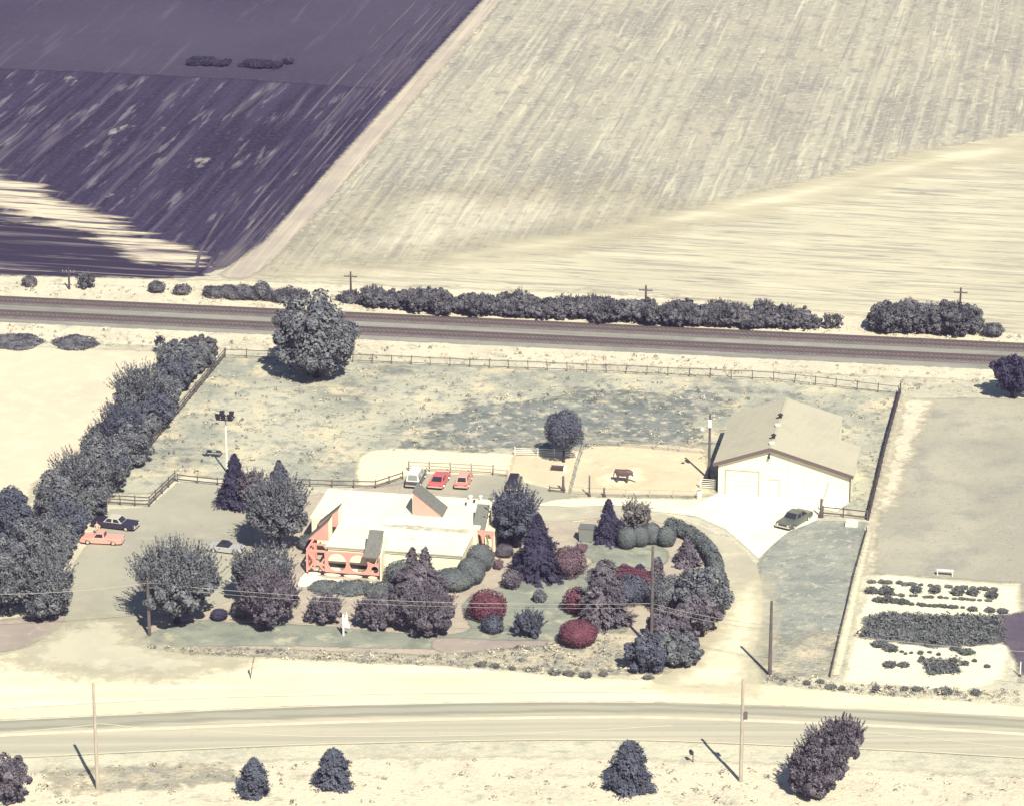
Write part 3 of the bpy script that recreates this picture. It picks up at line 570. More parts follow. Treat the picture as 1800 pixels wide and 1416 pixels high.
M['track_bed'] = layered('oily_ballast', (.165,.145,.145), [((.12,.105,.11), .4, 0, .42, .62, .7), ((.22,.18,.175), 2, 0, .52, .68, .5)], bump=.5)
railway(lambda x: 528 + .0463*x - 1.3e-6*x*x*0, 'railway track on dark sleepers nearer the bramble hedge, farther of two')
railway(lambda x: 552 + .0462*x, 'railway track on dark sleepers nearer the meadow fence, closer of two')

# ------------------------------------------------------------------ fences
def fence(name, px, label, cat, posts=2.6, h=1.3, rails=(.45,.85,1.22), mat='wood', pw=.13, rw=.05, rh=.13, pmat=None, group=None, jit=.03):
    rng = random.Random(len(label) + int(px[0][0]))
    P = [gp(*p) for p in px]; root = empty(name, P[0], 0, label, cat, group); o0 = P[0]
    first = None; tops = []
    for i in range(len(P) - 1):
        a, b2 = P[i] - o0, P[i+1] - o0; n = max(1, round((b2 - a).length / posts))
        for k in range(n + (1 if i == len(P) - 2 else 0)):
            q = a.lerp(b2, k / n); tops.append(q)
            if first is None: first = MB().box(-pw/2,pw/2,-pw/2,pw/2,-.1,h+.08).build('post', M[pmat or mat], root); o = first
            else: o = first.copy(); col.objects.link(o); o.parent = root
            o.location = q; o.rotation_euler = (rng.gauss(0,jit), rng.gauss(0,jit), rng.uniform(0,.3))
    for z in rails:
        r = MB(); zs = [z + rng.gauss(0, .025) for _ in tops]
        for i in range(len(tops) - 1):
            r.bar(tops[i] + Vector((0,-pw/2-.02,zs[i])), tops[i+1] + Vector((0,-pw/2-.02,zs[i+1])), rw, rh)
        r.build('rail', M[mat], root)
    return root
fence('rail_fence', [(395,629),(345,690),(262,790),(195,866)], 'long weathered rail fence climbing diagonally beside the tree hedgerow', 'fence', 2.8)
fence('rail_fence', [(396,628),(620,637),(860,647),(1100,657),(1360,669),(1580,694)], 'long low rail fence along the railway side of the meadow', 'fence', 2.8, 1.25, (.3,1.15), 'wood', pw=.1, rw=.04, rh=.075, jit=.06)
fence('board_fence', [(1583,692),(1556,790),(1527,914)], 'dark straight board fence running back from the barn side gate', 'fence', 2.4, 1.4, (.3,.6,.9,1.2), 'wood_dark', rw=.06, rh=.22)
fence('wire_fence', [(1523,935),(1500,1015),(1480,1100),(1459,1190)], 'low dark fence line beside the pale path along the side lawn', 'fence', 3.2, .55, (.25,.48), 'wood_dark', pw=.1, rh=.09)
fence('rail_fence', [(187,886),(262.6,890),(308,845)], 'short rail fence with corner at the top of the parking lot', 'fence', 2.0, 1.3, (.4,.8,1.2), 'wood')
fence('rail_fence', [(312,846),(383,853),(445,850),(545,855),(660,858),(708,842)], 'low rail fence behind the white building bending towards parked cars', 'fence', 2.8, 1.0, (.35,.92), 'wood')
fence('board_fence', [(718,827),(792,830),(866,834)], 'three rail timber fence in front of the parked red cars', 'fence', 2.6, 1.25, (.3,.75,1.2), 'wood_pale', pmat='wood')
fence('pipe_fence', [(868,836),(892,838)], 'short fence panel beside the dark jeep with rusty posts', 'fence', 1.6, .9, (.4,.85), 'wood_pale')
fence('pipe_fence', [(905,800),(945,801),(975,803),(1013,804)], 'white pipe fence crossing the shadow of the round tree', 'fence', 2.6, 1.1, (.25,.5,.75,1.0), 'metal_white', pw=.09, rw=.05, rh=.05)
fence('pipe_fence', [(1028,782),(1090,785),(1150,790),(1238,798)], 'grey pipe fence along the back of the corral', 'fence', 3.2, 1.25, (.4,.8,1.2), 'metal_grey', pw=.08, rw=.045, rh=.05)
fence('pipe_fence', [(1005,866),(1015,825),(1028,784)], 'grey pipe fence on the left side of the corral', 'fence', 3.0, 1.2, (.4,.8,1.15), 'metal_grey', pw=.08, rw=.045, rh=.05)
fence('pipe_fence', [(1003,868),(1036,870),(1062,871),(1100,873),(1225,876)], 'thin rail fence along the driveway side of the corral', 'fence', 2.8, 1.0, (.5,.95), 'wood_pale', pw=.09, rw=.04, rh=.06)
fence('plank_fence', [(966,864),(992,866)], 'short low plank fence left of the corral posts', 'fence', 1.7, .7, (.3,.6), 'wood')
fence('rail_fence', [(1446,906),(1482,909),(1525,914)], 'two rail fence between the green car and the board fence', 'fence', 2.6, 1.2, (.45,1.15), 'wood')
# gate and posts
g0 = gp(1231, 858); g1 = gp(1257, 860)
t = empty('pipe_gate', g0, math.atan2((g1-g0).y, (g1-g0).x), 'white five bar gate at the left wall of the barn', 'gate'); Lg = (g1-g0).length
b = MB()
for z in (.25,.5,.75,1.0,1.25): b.bar((0,0,z),(Lg,0,z),.05,.07)
b.build('bars', M['metal_white'], t)
b = MB(); b.bar((0,0,.1),(0,0,1.4),.1,.1); b.bar((Lg,0,.1),(Lg,0,1.35),.08,.08); b.build('end_stile', M['metal_white'], t)
p = gp(1229, 874); t = empty('water_drum', p, 0, 'small white drum standing below the white gate by the apron', 'drum')
b = MB(); b.tube([(0,0,0),(0,0,.3),(0,0,.33),(0,0,.6),(0,0,.63),(0,0,.9)], [.29,.3,.32,.3,.32,.29], 14); b.build('barrel', M['metal_white'], t, smooth=False); MB().tube([(0,0,.905),(0,0,.95)], [.27,.2], 14).build('lid', M['metal_grey'], t)
def post(px, h, name, label, mat, rad=.1, cap=None, lean=(0,0)):
    p = gp(*px); t = empty(name, p, 0, label, 'post')
    MB().tube([(0,0,0),(lean[0]*.5,lean[1]*.5,h*.5),(lean[0],lean[1],h)], [rad*1.15, rad, rad*.85], 9).build('shaft', M[mat], t)
    MB().tube([(0,0,-.02),(0,0,.28)], [rad*2.1, rad*1.6], 9).build('foot', M['wood_dark'], t)
    return t
post((1036,872), 2.7, 'corral_post', 'tall thin dark footed post at the front of the corral', 'wood', .1)
post((990,862), 1.9, 'corral_post', 'dark weathered post beside the short plank fence', 'wood', .16)
post((1062,872), 1.1, 'corral_post', 'short dark footed post at the front of the corral', 'wood', .12)
post((1443,908), 2.3, 'gate_post', 'thick weathered post at the rear bumper of the green car', 'wood', .17)
t = empty('barrier_arm', gp(1445,900), 0, 'raised slanting reddish barrier arm behind the gate post by the green car', 'barrier')
MB().bar((0,.3,1.0),(.75,.6,3.6),.09,.14).build('arm', plain('faded_red_paint', (.55,.25,.18)), t)
MB().bar((-.05,.3,.0),(-.05,.3,1.3),.12,.12).build('bracket', M['wood'], t)
post((1793,1188), 1.7, 'garden_stake', 'white pointed stake at the right end of the vegetable garden', 'metal_white', .07)

# ------------------------------------------------------------------ poles and cables
def utility_pole(px, ptop, label, arm=True, transformer=False, mat='wood', rad=.16, stub=False):
    base = gp(*px); sc_ = scale_at(base); rad *= 1.3; h = (px[1] - ptop) / (sc_ * math.cos(TH + math.atan((px[1]-708)/F)))
    t = empty('utility_pole', base, -AZ, label, 'utility pole')
    MB().tube([(0,0,-.2),(0,0,h*.5),(0,0,h)], [rad, rad*.85, rad*.65], 10).build('pole', M[mat], t)
    if arm:
        c = MB().box(-.95,.95,-.17,-.05,h-.75,h-.6).build('crossarm', M['wood'], t)
        for u in (-.85,-.3,.3,.85): MB().tube([(u,-.11,h-.6),(u,-.11,h-.5),(u,-.11,h-.4)], [.04,.07,.05], 8).build('insulator', M['metal_grey'], c)
    if transformer:
        k = MB().tube([(0,-.42,h-1.5),(0,-.42,h-1.45),(0,-.42,h-.62),(0,-.42,h-.5)], [.22,.27,.27,.12], 12).build('transformer', M['metal_white'], t)
        MB().tube([(.1,-.42,h-.5),(.1,-.42,h-.22)], .04, 8).build('bushing', M['black_trim'], k)
        a = MB().tube([(0,0,h-1.7),(-.5,-.3,h-1.55),(-.85,-.45,h-1.6)], .035, 7).build('lamp_bracket', M['metal_grey'], t)
        MB().tube([(-.85,-.45,h-1.58),(-.87,-.46,h-1.85)], [.12,.24], 10).build('lamp_head', M['metal_white'], a)
    if stub: MB().box(.12,.5,-.15,.15,h*.62,h*.62+.75).build('equipment_box', M['wood'], t)
    return base, h
PA = utility_pole((172,1387), 1203, 'tall pale utility pole at lower left with no crossarm', arm=False, mat='wood_pale')
PB = utility_pole((1302,1374), 1196, 'tall pale utility pole beside the road near dark conifer, small box halfway', arm=False, mat='wood_pale', stub=True)
PC = utility_pole((263,1117), 1000, 'utility pole in front of the spiky tree by the parking lot', arm=False, mat='wood')
PD = utility_pole((1145,1140), 962, 'utility pole rising out of the shrubs inside the drive loop', arm=False, mat='wood')
PE = utility_pole((1353,1187), 1057, 'utility pole on the side lawn edge right of the drive mouth', arm=False, mat='wood')
PF = utility_pole((1246,842), 729, 'dark utility pole with white transformer at the left of the barn', arm=False, transformer=True, mat='wood', rad=.14)
RP = []
for px, tp, l in (((617,525),478,'railway telegraph pole standing clear of the round tree top'), ((122,509),470,'railway telegraph pole at far left before the dark field'), ((1135,540),502,'railway telegraph pole rising behind the long bramble hedge'), ((1687,552),506,'railway telegraph pole above the right hand bramble clump')):
    RP.append(utility_pole(px, tp, l, arm=True, mat='wood_dark', rad=.13))
for px, h, l in (((440,1192),2.6,'slender leaning road sign on thin post seen edge on'),):
    t = empty('road_sign', gp(*px), .1, l, 'road sign')
    MB().tube([(0,0,0),(.25,-.05,1.5),(.5,-.1,h)], .045, 8).build('post', M['wood'], t)
    MB().box(.22,.30,-.32,.32,1.3,2.1).build('panel', M['wood_pale'], t)
t = empty('mailbox', gp(1218,1340), .2, 'small dark roadside mailbox on a post in dry grass', 'mailbox')
MB().box(-.05,.05,-.05,.05,0,1.3).build('post', M['wood'], t)
b = MB(); b.prism([(-.16,1.05),(.16,1.05),(.16,1.3),(.1,1.4),(-.1,1.4),(-.16,1.3)], -.3, .3, lambda i,j,t_: (i-.2,t_,j)); b.build('box', M['black_trim'], t)
def cable(a, b2, sag, label, rad=.024, group=None):
    n = 24; pts = [a.lerp(b2, i/n) - Vector((0,0,4*sag*(i/n)*(1-i/n))) for i in range(n+1)]
    o = MB().tube(pts, rad, 5).build('power_cable', M['cable'], None); return tag(o, label, 'cable', group)
def at(P, z, dx=0): return P[0] + Vector((dx, 0, z))
zC, zD, zE = 6.3, 5.4, 5.9
EndL = gp(-70,1136) + Vector((0,0,6.3)); EndR = gp(1900,1240) + Vector((0,0,5.9))
EndL2 = EndL - Vector((0,0,.45)); EndR2 = EndR - Vector((0,0,.45))
cable(EndL, at(PC,zC), .5, 'power cable from the left edge to the pole by the parking lot')
cable(at(PC,zC), at(PD,zD), .9, 'upper power cable crossing in front of the white building')
cable(at(PC,zC-.5), at(PD,zD-.5), .9, 'lower power cable crossing in front of the white building', .016)
cable(at(PD,zD), at(PE,zE), .35, 'upper power cable over the drive mouth')
cable(at(PD,zD-.5), at(PE,zE-.5), .35, 'lower power cable over the drive mouth')
cable(at(PE,zE), EndR, .5, 'power cable from the side lawn pole over the vegetable garden')
RP.sort(key=lambda r: r[0].x)
for i, l in ((0,'left'), (1,'middle'), (2,'right')):
    cable(RP[i][0] + Vector((0,0,RP[i][1]-.55)), RP[i+1][0] + Vector((0,0,RP[i+1][1]-.55)), .6, f'thin telegraph wire along the railway, {l} span of three', .02)
# floodlight pole by the trees
bp = gp(399,830); t = empty('floodlight_pole', bp, -AZ, 'cream floodlight pole with dark square lamp cluster behind the trees', 'light pole')
MB().tube([(0,0,-.1),(0,0,7.3)], [.13,.09], 10).build('pole', M['metal_white'], t)
b = MB(); 
for a_, b_ in (((-.95,-.7,7.1),(.95,-.7,7.1)),((-.95,.7,7.1),(.95,.7,7.1)),((-.95,-.7,7.1),(-.95,.7,7.1)),((.95,-.7,7.1),(.95,.7,7.1)),((-.95,0,7.1),(.95,0,7.1))): b.bar(a_, b_, .12, .12)
fr = b.build('lamp_frame', M['black_trim'], t)
for x in (-.75,-.05,.75):
    b = MB(); b.prism([(-.22,0),(.22,0),(.3,.75),(-.3,.75)], -.16, .16, lambda i,j,t_: (x+i, -.72+t_-j*.2, 7.15+j)); lh = b.build('floodlight', M['black_trim'] if x else M['metal_white'], t)
for x in (-.6,.6):
    b = MB(); b.prism([(-.22,0),(.22,0),(.3,.6),(-.3,.6)], -.16, .16, lambda i,j,t_: (x+i, .6+t_+j*.2, 7.15+j)); b.build('floodlight', M['black_trim'], t)
bp = gp(92,885); t = empty('yard_lamp', bp, -AZ, 'slim cream lamp post inside the left hedgerow', 'lamp post')
MB().tube([(0,0,0),(0,0,5.0)], [.09,.06], 9).build('pole', M['metal_white'], t)
k = MB().tube([(0,0,4.9),(.3,0,5.1),(.6,0,5.0)], .035, 7).build('arm', M['metal_white'], t); MB().tube([(.6,0,5.02),(.6,0,4.75)], [.12,.26], 10).build('lamp_head', M['metal_white'], k)

# ------------------------------------------------------------------ small things
t = empty('signboard', gp(604,1117), -.15, 'white wooden sign post with slanting board on the front lawn', 'sign')
MB().box(-.09,.09,-.07,.07,0,2.6).build('post', M['metal_white'], t)
b = MB(); b.prism([(-.1,1.3),(.15,1.1),(.75,1.0),(.7,1.5),(.55,1.75),(.5,2.5),(.38,3.0),(.28,2.5),(.1,1.95)], -.11, -.075, lambda i,j,t_: (i,t_,j)); b.build('board', M['metal_white'], t)
t = empty('garden_table', gp(1661,1011), -AZ, 'white bench on legs at the top edge of the vegetable garden', 'bench')
MB().box(-.95,.95,-.22,.22,.62,.7).build('top', M['metal_white'], t)
for x in (-.85,.85):
    b = MB(); b.bar((x,-.18,0),(x,-.18,.62),.09,.09); b.bar((x,.18,0),(x,.18,.62),.09,.09); b.build('leg', M['metal_white'], t)
t = empty('concrete_box', gp(1497,923), -AZ, 'pale square concrete box at the foot of the two rail fence', 'box')
b = MB().box(-.72,.72,-.6,.6,0,.42); b.build('body', M['concrete'], t, bevel=.03); MB().box(-.66,.66,-.54,.54,.425,.5).build('lid', M['concrete'], t, bevel=.02)
t = empty('water_trough', gp(981,826), -AZ, 'long dark trough with pale end lying left of the corral', 'trough')
b = MB(); b.prism([(-.3,.1),(.3,.1),(.4,.5),(.33,.5),(.25,.18),(-.25,.18),(-.33,.5),(-.4,.5)], -.9, .7, lambda i,j,t_: (t_,i,j)); b.build('tank', M['wood_dark'], t); MB().box(.71,1.05,-.4,.4,0,.55).build('pump_box', M['metal_white'], t, bevel=.04)
t = empty('waste_skip', gp(1031,949), -AZ, 'grey green metal bin with lid beside the drive loop conifer', 'bin')
b = MB(); b.prism([(-.75,0),(.8,0),(.95,1.7),(-.85,1.7)], -.75, .75, lambda i,j,t_: (i,t_,j)); b.build('body', plain('grey_green_paint', (.19,.20,.185), .5), t, bevel=.04)
MB().box(-.9,1.0,-.8,.8,1.71,1.78).build('lid', plain('dull_green_lid', (.15,.16,.15), .5), t); 
b = MB(); b.bar((-.9,-.3,1.2),(-.9,.3,1.2),.1,.1); b.build('handle', M['black_trim'], t)
b = MB()
for x in (-.55,.6): b.tube([(x,-.78,.1),(x,-.7,.1)], .1, 8)
b.build('caster', M['tyre'], t)
t = empty('wooden_crate', gp(487,985), -.5, 'pale low planter box between the trees left of the building', 'planter')
b = MB(); b.box(-.75,.75,-.35,-.29,0,.45); b.box(-.75,.75,.29,.35,0,.45); b.box(-.75,-.69,-.288,.288,0,.45); b.box(.69,.75,-.288,.288,0,.45); b.build('sides', M['concrete'], t); MB().box(-.68,.68,-.28,.28,0,.36).build('soil', M['mulch'], t)

# ------------------------------------------------------------------ vehicles
def paint(name, c): 
    m = plain(name, c, .35, 0, .5, var=.05); m.node_tree.nodes['Principled BSDF'].inputs['Coat Weight'].default_value = .3; return m
def wheel(parent, x, y, r=.32, wdt=.2):
    s = 1 if y > 0 else -1
    o = empty('wheel', (x, y, r)); o.parent = parent
    MB().tube([(0,-wdt/2,0),(0,-wdt/2+.03,0),(0,wdt/2-.03,0),(0,wdt/2,0)], [r*.9,r,r,r*.9], 18).build('tyre', M['tyre'], o)
    MB().tube([(0,s*(wdt/2-.02),0),(0,s*(wdt/2+.02),0),(0,s*(wdt/2+.035),0)], [r*.6,r*.56,r*.2], 14).build('rim', M['chrome'], o)
def arch(cx, r, z0, n=8): return [(cx + r*math.cos(math.pi - math.pi*k/n), z0 + r*math.sin(math.pi*k/n)) for k in range(n+1)]
def vehicle(name, px, px2, label, cat, body, roofm, L=4.7, Wd=1.8, hood=.82, deck=.86, belt=.88, roof=1.36, cab=(-1.35,-.75,.55,1.15), bed=False, glass=None, group=None, seat=False, wx=None):
    """px is the ground point under the middle, px2 a ground point towards the nose"""
    c = gp(*px); d = gp(*px2) - c
    t = empty(name, c, math.atan2(d.y, d.x), label, cat, group)
    h = L / 2; ax, bx = wx or (-h*.6, h*.62); r = .37; z0 = .26
    prof = [(-h, .5), (-h+.05, z0+.06)] + [(ax-r-.05, z0)] + arch(ax, r, z0) + arch(bx, r, z0) + [(bx+r+.05, z0), (h-.05, z0+.06), (h, .5), (h-.03, hood-.1), (h-.16, hood), (cab[3]+.1, belt), (cab[0]-.1, belt), (-h+.12, deck), (-h+.02, deck-.08)]
    W2 = Wd / 2
    bm = bmesh.new()
    def ring(y, ins): return [bm.verts.new((x * (1 - ins*.02), y, z - (ins*.035 if z > .6 else 0))) for x, z in prof]
    r1 = ring(-W2, 1); r2 = ring(-W2+.09, 0); r3 = ring(W2-.09, 0); r4 = ring(W2, 1)
    n = len(prof)
    for a, b_ in ((r1,r2),(r2,r3),(r3,r4)):
        for k in range(n): bm.faces.new((a[k], a[(k+1)%n], b_[(k+1)%n], b_[k]))
    bm.faces.new(r1); bm.faces.new(r4[::-1]); bmesh.ops.triangulate(bm, faces=[f_ for f_ in bm.faces if len(f_.verts) > 4])
    bmesh.ops.recalc_face_normals(bm, faces=bm.faces[:])
    me = bpy.data.meshes.new('body'); bm.to_mesh(me); bm.free(); link('body', me, body, t)
    MB().box(-h+.25,h-.25,-W2+.22,W2-.22,.2,.55).build('chassis', M['black_trim'], t)
    # cab
    x0, x1, x2, x3 = cab; wb = W2 - .1; wt = W2 - .26; zb = belt - .03
    lo = [(x0,-wb,zb),(x3,-wb,zb),(x3,wb,zb),(x0,wb,zb)]; hi = [(x1,-wt,roof),(x2,-wt,roof),(x2,wt,roof),(x1,wt,roof)]
    cb = MB().add(lo + hi, [(4,5,6,7),(0,1,5,4),(1,2,6,5),(2,3,7,6),(3,0,4,7)]).build('cabin', roofm, t)
    def pane(nm, q, par, mat, m0=.1, m1=.16):
        a, b_, c_, d_ = [Vector(v) for v in q]; nrm = (b_-a).cross(d_-a).normalized() * .008
        def at_(u, v): return a.lerp(b_, u).lerp(d_.lerp(c_, u), v) + nrm
        MB().add([at_(m0,m1), at_(1-m0,m1), at_(1-m0,1-m1*.7), at_(m0,1-m1*.7)], [(0,1,2,3)]).build(nm, mat, par)
    gl = glass or M['glass']
    pane('windscreen', [lo[1],lo[2],hi[2],hi[1]], cb, gl, .07, .1)
    pane('rear_window', [lo[3],lo[0],hi[0],hi[3]], cb, gl, .1, .15)
    def sub(q, u0, u1):
        a, b_, c_, d_ = [Vector(v) for v in q]; return [a.lerp(b_,u0), a.lerp(b_,u1), d_.lerp(c_,u1), d_.lerp(c_,u0)]
    for q in ([lo[0],lo[1],hi[1],hi[0]], [lo[2],lo[3],hi[3],hi[2]]):
        if x3 - x0 < 1.75: pane('side_window', q, cb, gl, .12, .16)
        else: pane('side_window', sub(q,.02,.5), cb, gl, .1, .16); pane('side_window', sub(q,.5,.98), cb, gl, .1, .16)
    for x, y in ((ax,-W2+.1),(ax,W2-.1),(bx,-W2+.1),(bx,W2-.1)): wheel(t, x, y)
    MB().box(h-.04,h+.1,-W2+.04,W2-.04,.42,.56).build('front_bumper', M['chrome'], t, bevel=.03)
    MB().box(-h-.1,-h+.04,-W2+.04,W2-.04,.42,.56).build('rear_bumper', M['chrome'], t, bevel=.03)
    for s in (-1, 1):
        MB().tube([(h-.1,s*(W2-.3),.68),(h+.015,s*(W2-.3),.68)], [.1,.1], 12).build('headlight', M['lamp_clear'], t)
        MB().box(-h-.012,-h+.05,s*(W2-.26)-.14,s*(W2-.26)+.14,.62,.74).build('tail_light', M['lamp_red'], t)
    MB().box(h-.06,h+.006,-W2+.5,W2-.5,.6,.72).build('grille', M['black_trim'], t)
    if bed: MB().box(-h+.2,x0-.18,-W2+.2,W2-.2,deck-.03,deck+.012).build('bed_cover', bed, t, bevel=.01)
    return t
pk = paint('salmon_car_paint', (.74,.35,.29)); red = paint('red_car_paint', (.56,.12,.115)); blk = paint('black_car_paint', (.03,.024,.05)); wht = paint('white_car_paint', (.80,.78,.70)); grn = paint('grey_green_car_paint', (.105,.118,.105)); orr = paint('orange_red_car_paint', (.60,.20,.165)); slv = paint('silver_car_paint', (.40,.40,.385)); gry = paint('dark_grey_car_paint', (.06,.055,.075))
paler = paint('pale_vinyl_roof', (.52,.50,.43)); redr = paint('faded_salmon_roof', (.70,.36,.28))
vehicle('coupe_utility', (180,953), (140,951), 'salmon pink two door pickup car parked nose to the left hedge', 'car', pk, pk, 5.0, 1.8, .82, .84, .86, 1.38, (-.45,-.3,.55,1.05), bed=pk)
vehicle('parked_car', (203,926), (245,931), 'long black sedan with pale roof behind the pink pickup car', 'car', blk, paler, 5.5, 1.95, .86, .86, .9, 1.38, (-1.2,-.7,.6,1.15), glass=None)
vehicle('parked_car', (398,969), (430,973), 'silver white convertible with dark soft top half behind spiky tree', 'car', slv, M['black_trim'], 4.3, 1.65, .8, .8, .82, 1.22, (-1.1,-.7,.1,.6), glass=M['glass'])
vehicle('camper_truck', (731,848), (741,830), 'white boxy van with dark tail parked leftmost behind the building', 'van', gry, wht, 4.6, 1.8, .95, .95, .95, 1.85, (-2.05,-1.9,.9,1.55), glass=M['glass_pale'])
vehicle('parked_car', (772,850), (783,833), 'red fastback coupe between white van and orange red pickup', 'car', red, red, 4.6, 1.85, .8, .84, .86, 1.28, (-1.75,-.6,.3,1.0))
vehicle('pickup_truck', (815,851), (823,833), 'orange red small hatchback with pale roof right of the red coupe', 'car', orr, redr, 4.2, 1.65, .85, .88, .9, 1.42, (-1.75,-1.1,.35,.9))
vehicle('jeep', (904,857), (911,838), 'dark boxy jeep half hidden behind the broad tree', 'jeep', gry, M['black_trim'], 3.6, 1.6, .95, .98, 1.0, 1.8, (-1.6,-1.45,.35,.7))
vehicle('parked_car', (1396,919), (1370,935), 'grey green sedan with pale bumper parked on the barn apron', 'car', grn, grn, 5.5, 2.0, .92, .9, .95, 1.5, (-1.7,-.85,.45,1.15))

# ------------------------------------------------------------------ skinned bodies
def skinned(name, nodes, edges, root, mat, parent=None, loc=(0,0,0), rz=0, sub=2):
    me = bpy.data.meshes.new(name); me.from_pydata([n[0] for n in nodes], edges, [])
    o = bpy.data.objects.new(name, me); col.objects.link(o)
    o.modifiers.new('skin', 'SKIN'); sb = o.modifiers.new('sub', 'SUBSURF'); sb.levels = sb.render_levels = sub
    for i, n in enumerate(nodes): me.skin_vertices[0].data[i].radius = (n[1], n[2] if len(n) > 2 else n[1])
    me.skin_vertices[0].data[root].use_root = True
    dg = bpy.context.evaluated_depsgraph_get(); dg.update()
    m2 = bpy.data.meshes.new_from_object(o.evaluated_get(dg)); m2.name = name
    bpy.data.objects.remove(o); bpy.data.meshes.remove(me)
    m2.polygons.foreach_set('use_smooth', [True] * len(m2.polygons)); m2.materials.clear()
    r = link(name, m2, mat, parent); r.location = loc; r.rotation_euler = (0, 0, rz)
    return r
def horse_mat():
    m, nt, b = new_mat('pinto_coat'); tc = nt.nodes.new('ShaderNodeTexCoord'); sx = nt.nodes.new('ShaderNodeSeparateXYZ'); nt.links.new(tc.outputs['Object'], sx.inputs[0])
    nz = noise(nt, 1.6, detail=2)
    def mth(op, a, b_):
        n = nt.nodes.new('ShaderNodeMath'); n.operation = op
        for i, v in enumerate((a, b_)):
            if hasattr(v, 'node'): nt.links.new(v, n.inputs[i])
            else: n.inputs[i].default_value = v
        return n.outputs[0]
    front = mth('GREATER_THAN', mth('ADD', sx.outputs[0], mth('MULTIPLY', nz, .5)), 1.36)
    low = mth('LESS_THAN', mth('ABSOLUTE', mth('SUBTRACT', mth('ADD', sx.outputs[2], mth('MULTIPLY', nz, .3)), 1.06), 0), .12)
    fac = front
    mx = nt.nodes.new('ShaderNodeMix'); mx.data_type = 'RGBA'; nt.links.new(fac, mx.inputs[0]); mx.inputs[6].default_value = (.10,.06,.06,1); mx.inputs[7].default_value = (.80,.74,.62,1)
    nt.links.new(mx.outputs[2], b.inputs['Base Color']); b.inputs['Roughness'].default_value = .6
    return m
hp = gp(1095,847)
hn = [((-.55,0,1.16),.34,.38),((-.05,0,1.06),.34,.40),((.45,0,1.14),.33,.40),((.78,0,1.22),.24,.32),((1.1,0,.95),.12,.17),((1.3,0,.7),.11,.13),((1.42,0,.5),.085,.10),((1.5,0,.32),.065,.07),  # trunk, neck, head
      ((-.8,0,1.2),.24,.27),((-.92,0,1.1),.05),((-1.0,0,.75),.07),((-1.0,0,.5),.03)]
he = [(0,1),(1,2),(2,3),(3,4),(4,5),(5,6),(6,7),(0,8),(8,9),(9,10),(10,11)]
for s in (-1, 1):
    i = len(hn); hn += [((-.56,s*.2,.9),.2),((-.5,s*.2,.66),.14),((-.64,s*.2,.46),.10),((-.6,s*.2,.2),.085),((-.55,s*.2,.03),.10)]; he += [(0,i),(i,i+1),(i+1,i+2),(i+2,i+3),(i+3,i+4)]
    i = len(hn); hn += [((.46,s*.19,.85),.17),((.48,s*.19,.62),.11),((.46,s*.19,.42),.09),((.44,s*.19,.2),.08),((.48,s*.19,.03),.09)]; he += [(2,i),(i,i+1),(i+1,i+2),(i+2,i+3),(i+3,i+4)]
    i = len(hn); hn += [((1.24,s*.07,.82),.035),((1.22,s*.1,.92),.015)]; he += [(5,i),(i,i+1)]
hd = gp(1120,849) - hp
ho = skinned('horse', hn, he, 0, horse_mat(), None, hp, math.atan2(hd.y, hd.x))
ho.scale = (1.15,) * 3
tag(ho, 'brown and white pinto horse grazing with lowered head in the corral', 'horse')
pp = gp(171,941)
pn = [((0,0,.95),.15,.11),((0,0,1.15),.14,.1),((0,.02,1.38),.17,.11),((0,.02,1.5),.06),((0,.03,1.58),.075,.085),((0,.03,1.68),.09,.1),((0,.02,1.76),.06,.07)]
pe = [(0,1),(1,2),(2,3),(3,4),(4,5),(5,6)]
for s in (-1, 1):
    i = len(pn); pn += [((s*.1,0,.85),.09),((s*.11,.02,.48),.06),((s*.11,0,.1),.04),((s*.11,-.12,.04),.04)]; pe += [(0,i),(i,i+1),(i+1,i+2),(i+2,i+3)]
    i = len(pn); pn += [((s*.2,.02,1.4),.06),((s*.27,.02,1.14),.045),((s*.24,-.1,.93),.035),((s*.23,-.15,.85),.03)]; pe += [(2,i),(i,i+1),(i+1,i+2),(i+2,i+3)]
pr = skinned('person', pn, pe, 0, plain('pale_pink_clothing', (.66,.42,.34)), None, pp, .3)
tag(pr, 'person in pale pink clothing standing between the pink pickup and black sedan', 'person')
hb = MB(); 
for k in range(5):
    pass
hb.tube([(0,.05,1.66),(0,.045,1.72),(0,.03,1.78),(0,.02,1.81)], [.1,.115,.09,.03], 12); hb.build('hair', M['brown'], pr, smooth=True)

# ------------------------------------------------------------------ foliage
def np_mesh(name, V, nface, k=4):
    me = bpy.data.meshes.new(name); V = np.asarray(V, dtype=np.float32)
    me.vertices.add(len(V)); me.vertices.foreach_set('co', V.ravel())
    me.loops.add(nface * k); me.loops.foreach_set('vertex_index', np.arange(nface * k, dtype=np.int32))
    me.polygons.add(nface); me.polygons.foreach_set('loop_start', np.arange(0, nface * k, k, dtype=np.int32))
    me.update(); me.validate()
    return me
def leaves(C, N, S, rng, aspect=.6, jit=.7, along=None):
    """quads at C facing roughly N, size S; along = preferred long axis"""
    n = len(C); N = N + rng.normal(0, jit, (n, 3)); N /= np.linalg.norm(N, axis=1, keepdims=True) + 1e-9
    T = rng.normal(0, 1, (n, 3)) if along is None else along + rng.normal(0, .35, (n, 3))
    T -= N * (T * N).sum(1, keepdims=True); T /= np.linalg.norm(T, axis=1, keepdims=True) + 1e-9
    B = np.cross(N, T); S = S[:, None]
    a = T * S; b = B * S * aspect
    return np.stack([C - a*.5 - b*.2, C - b*.55 + a*.05, C + a*.6, C + b*.55 + a*.05], 1).reshape(-1, 3)
def sph(n, rng):
    v = rng.normal(0, 1, (n, 3)); return v / np.linalg.norm(v, axis=1, keepdims=True)
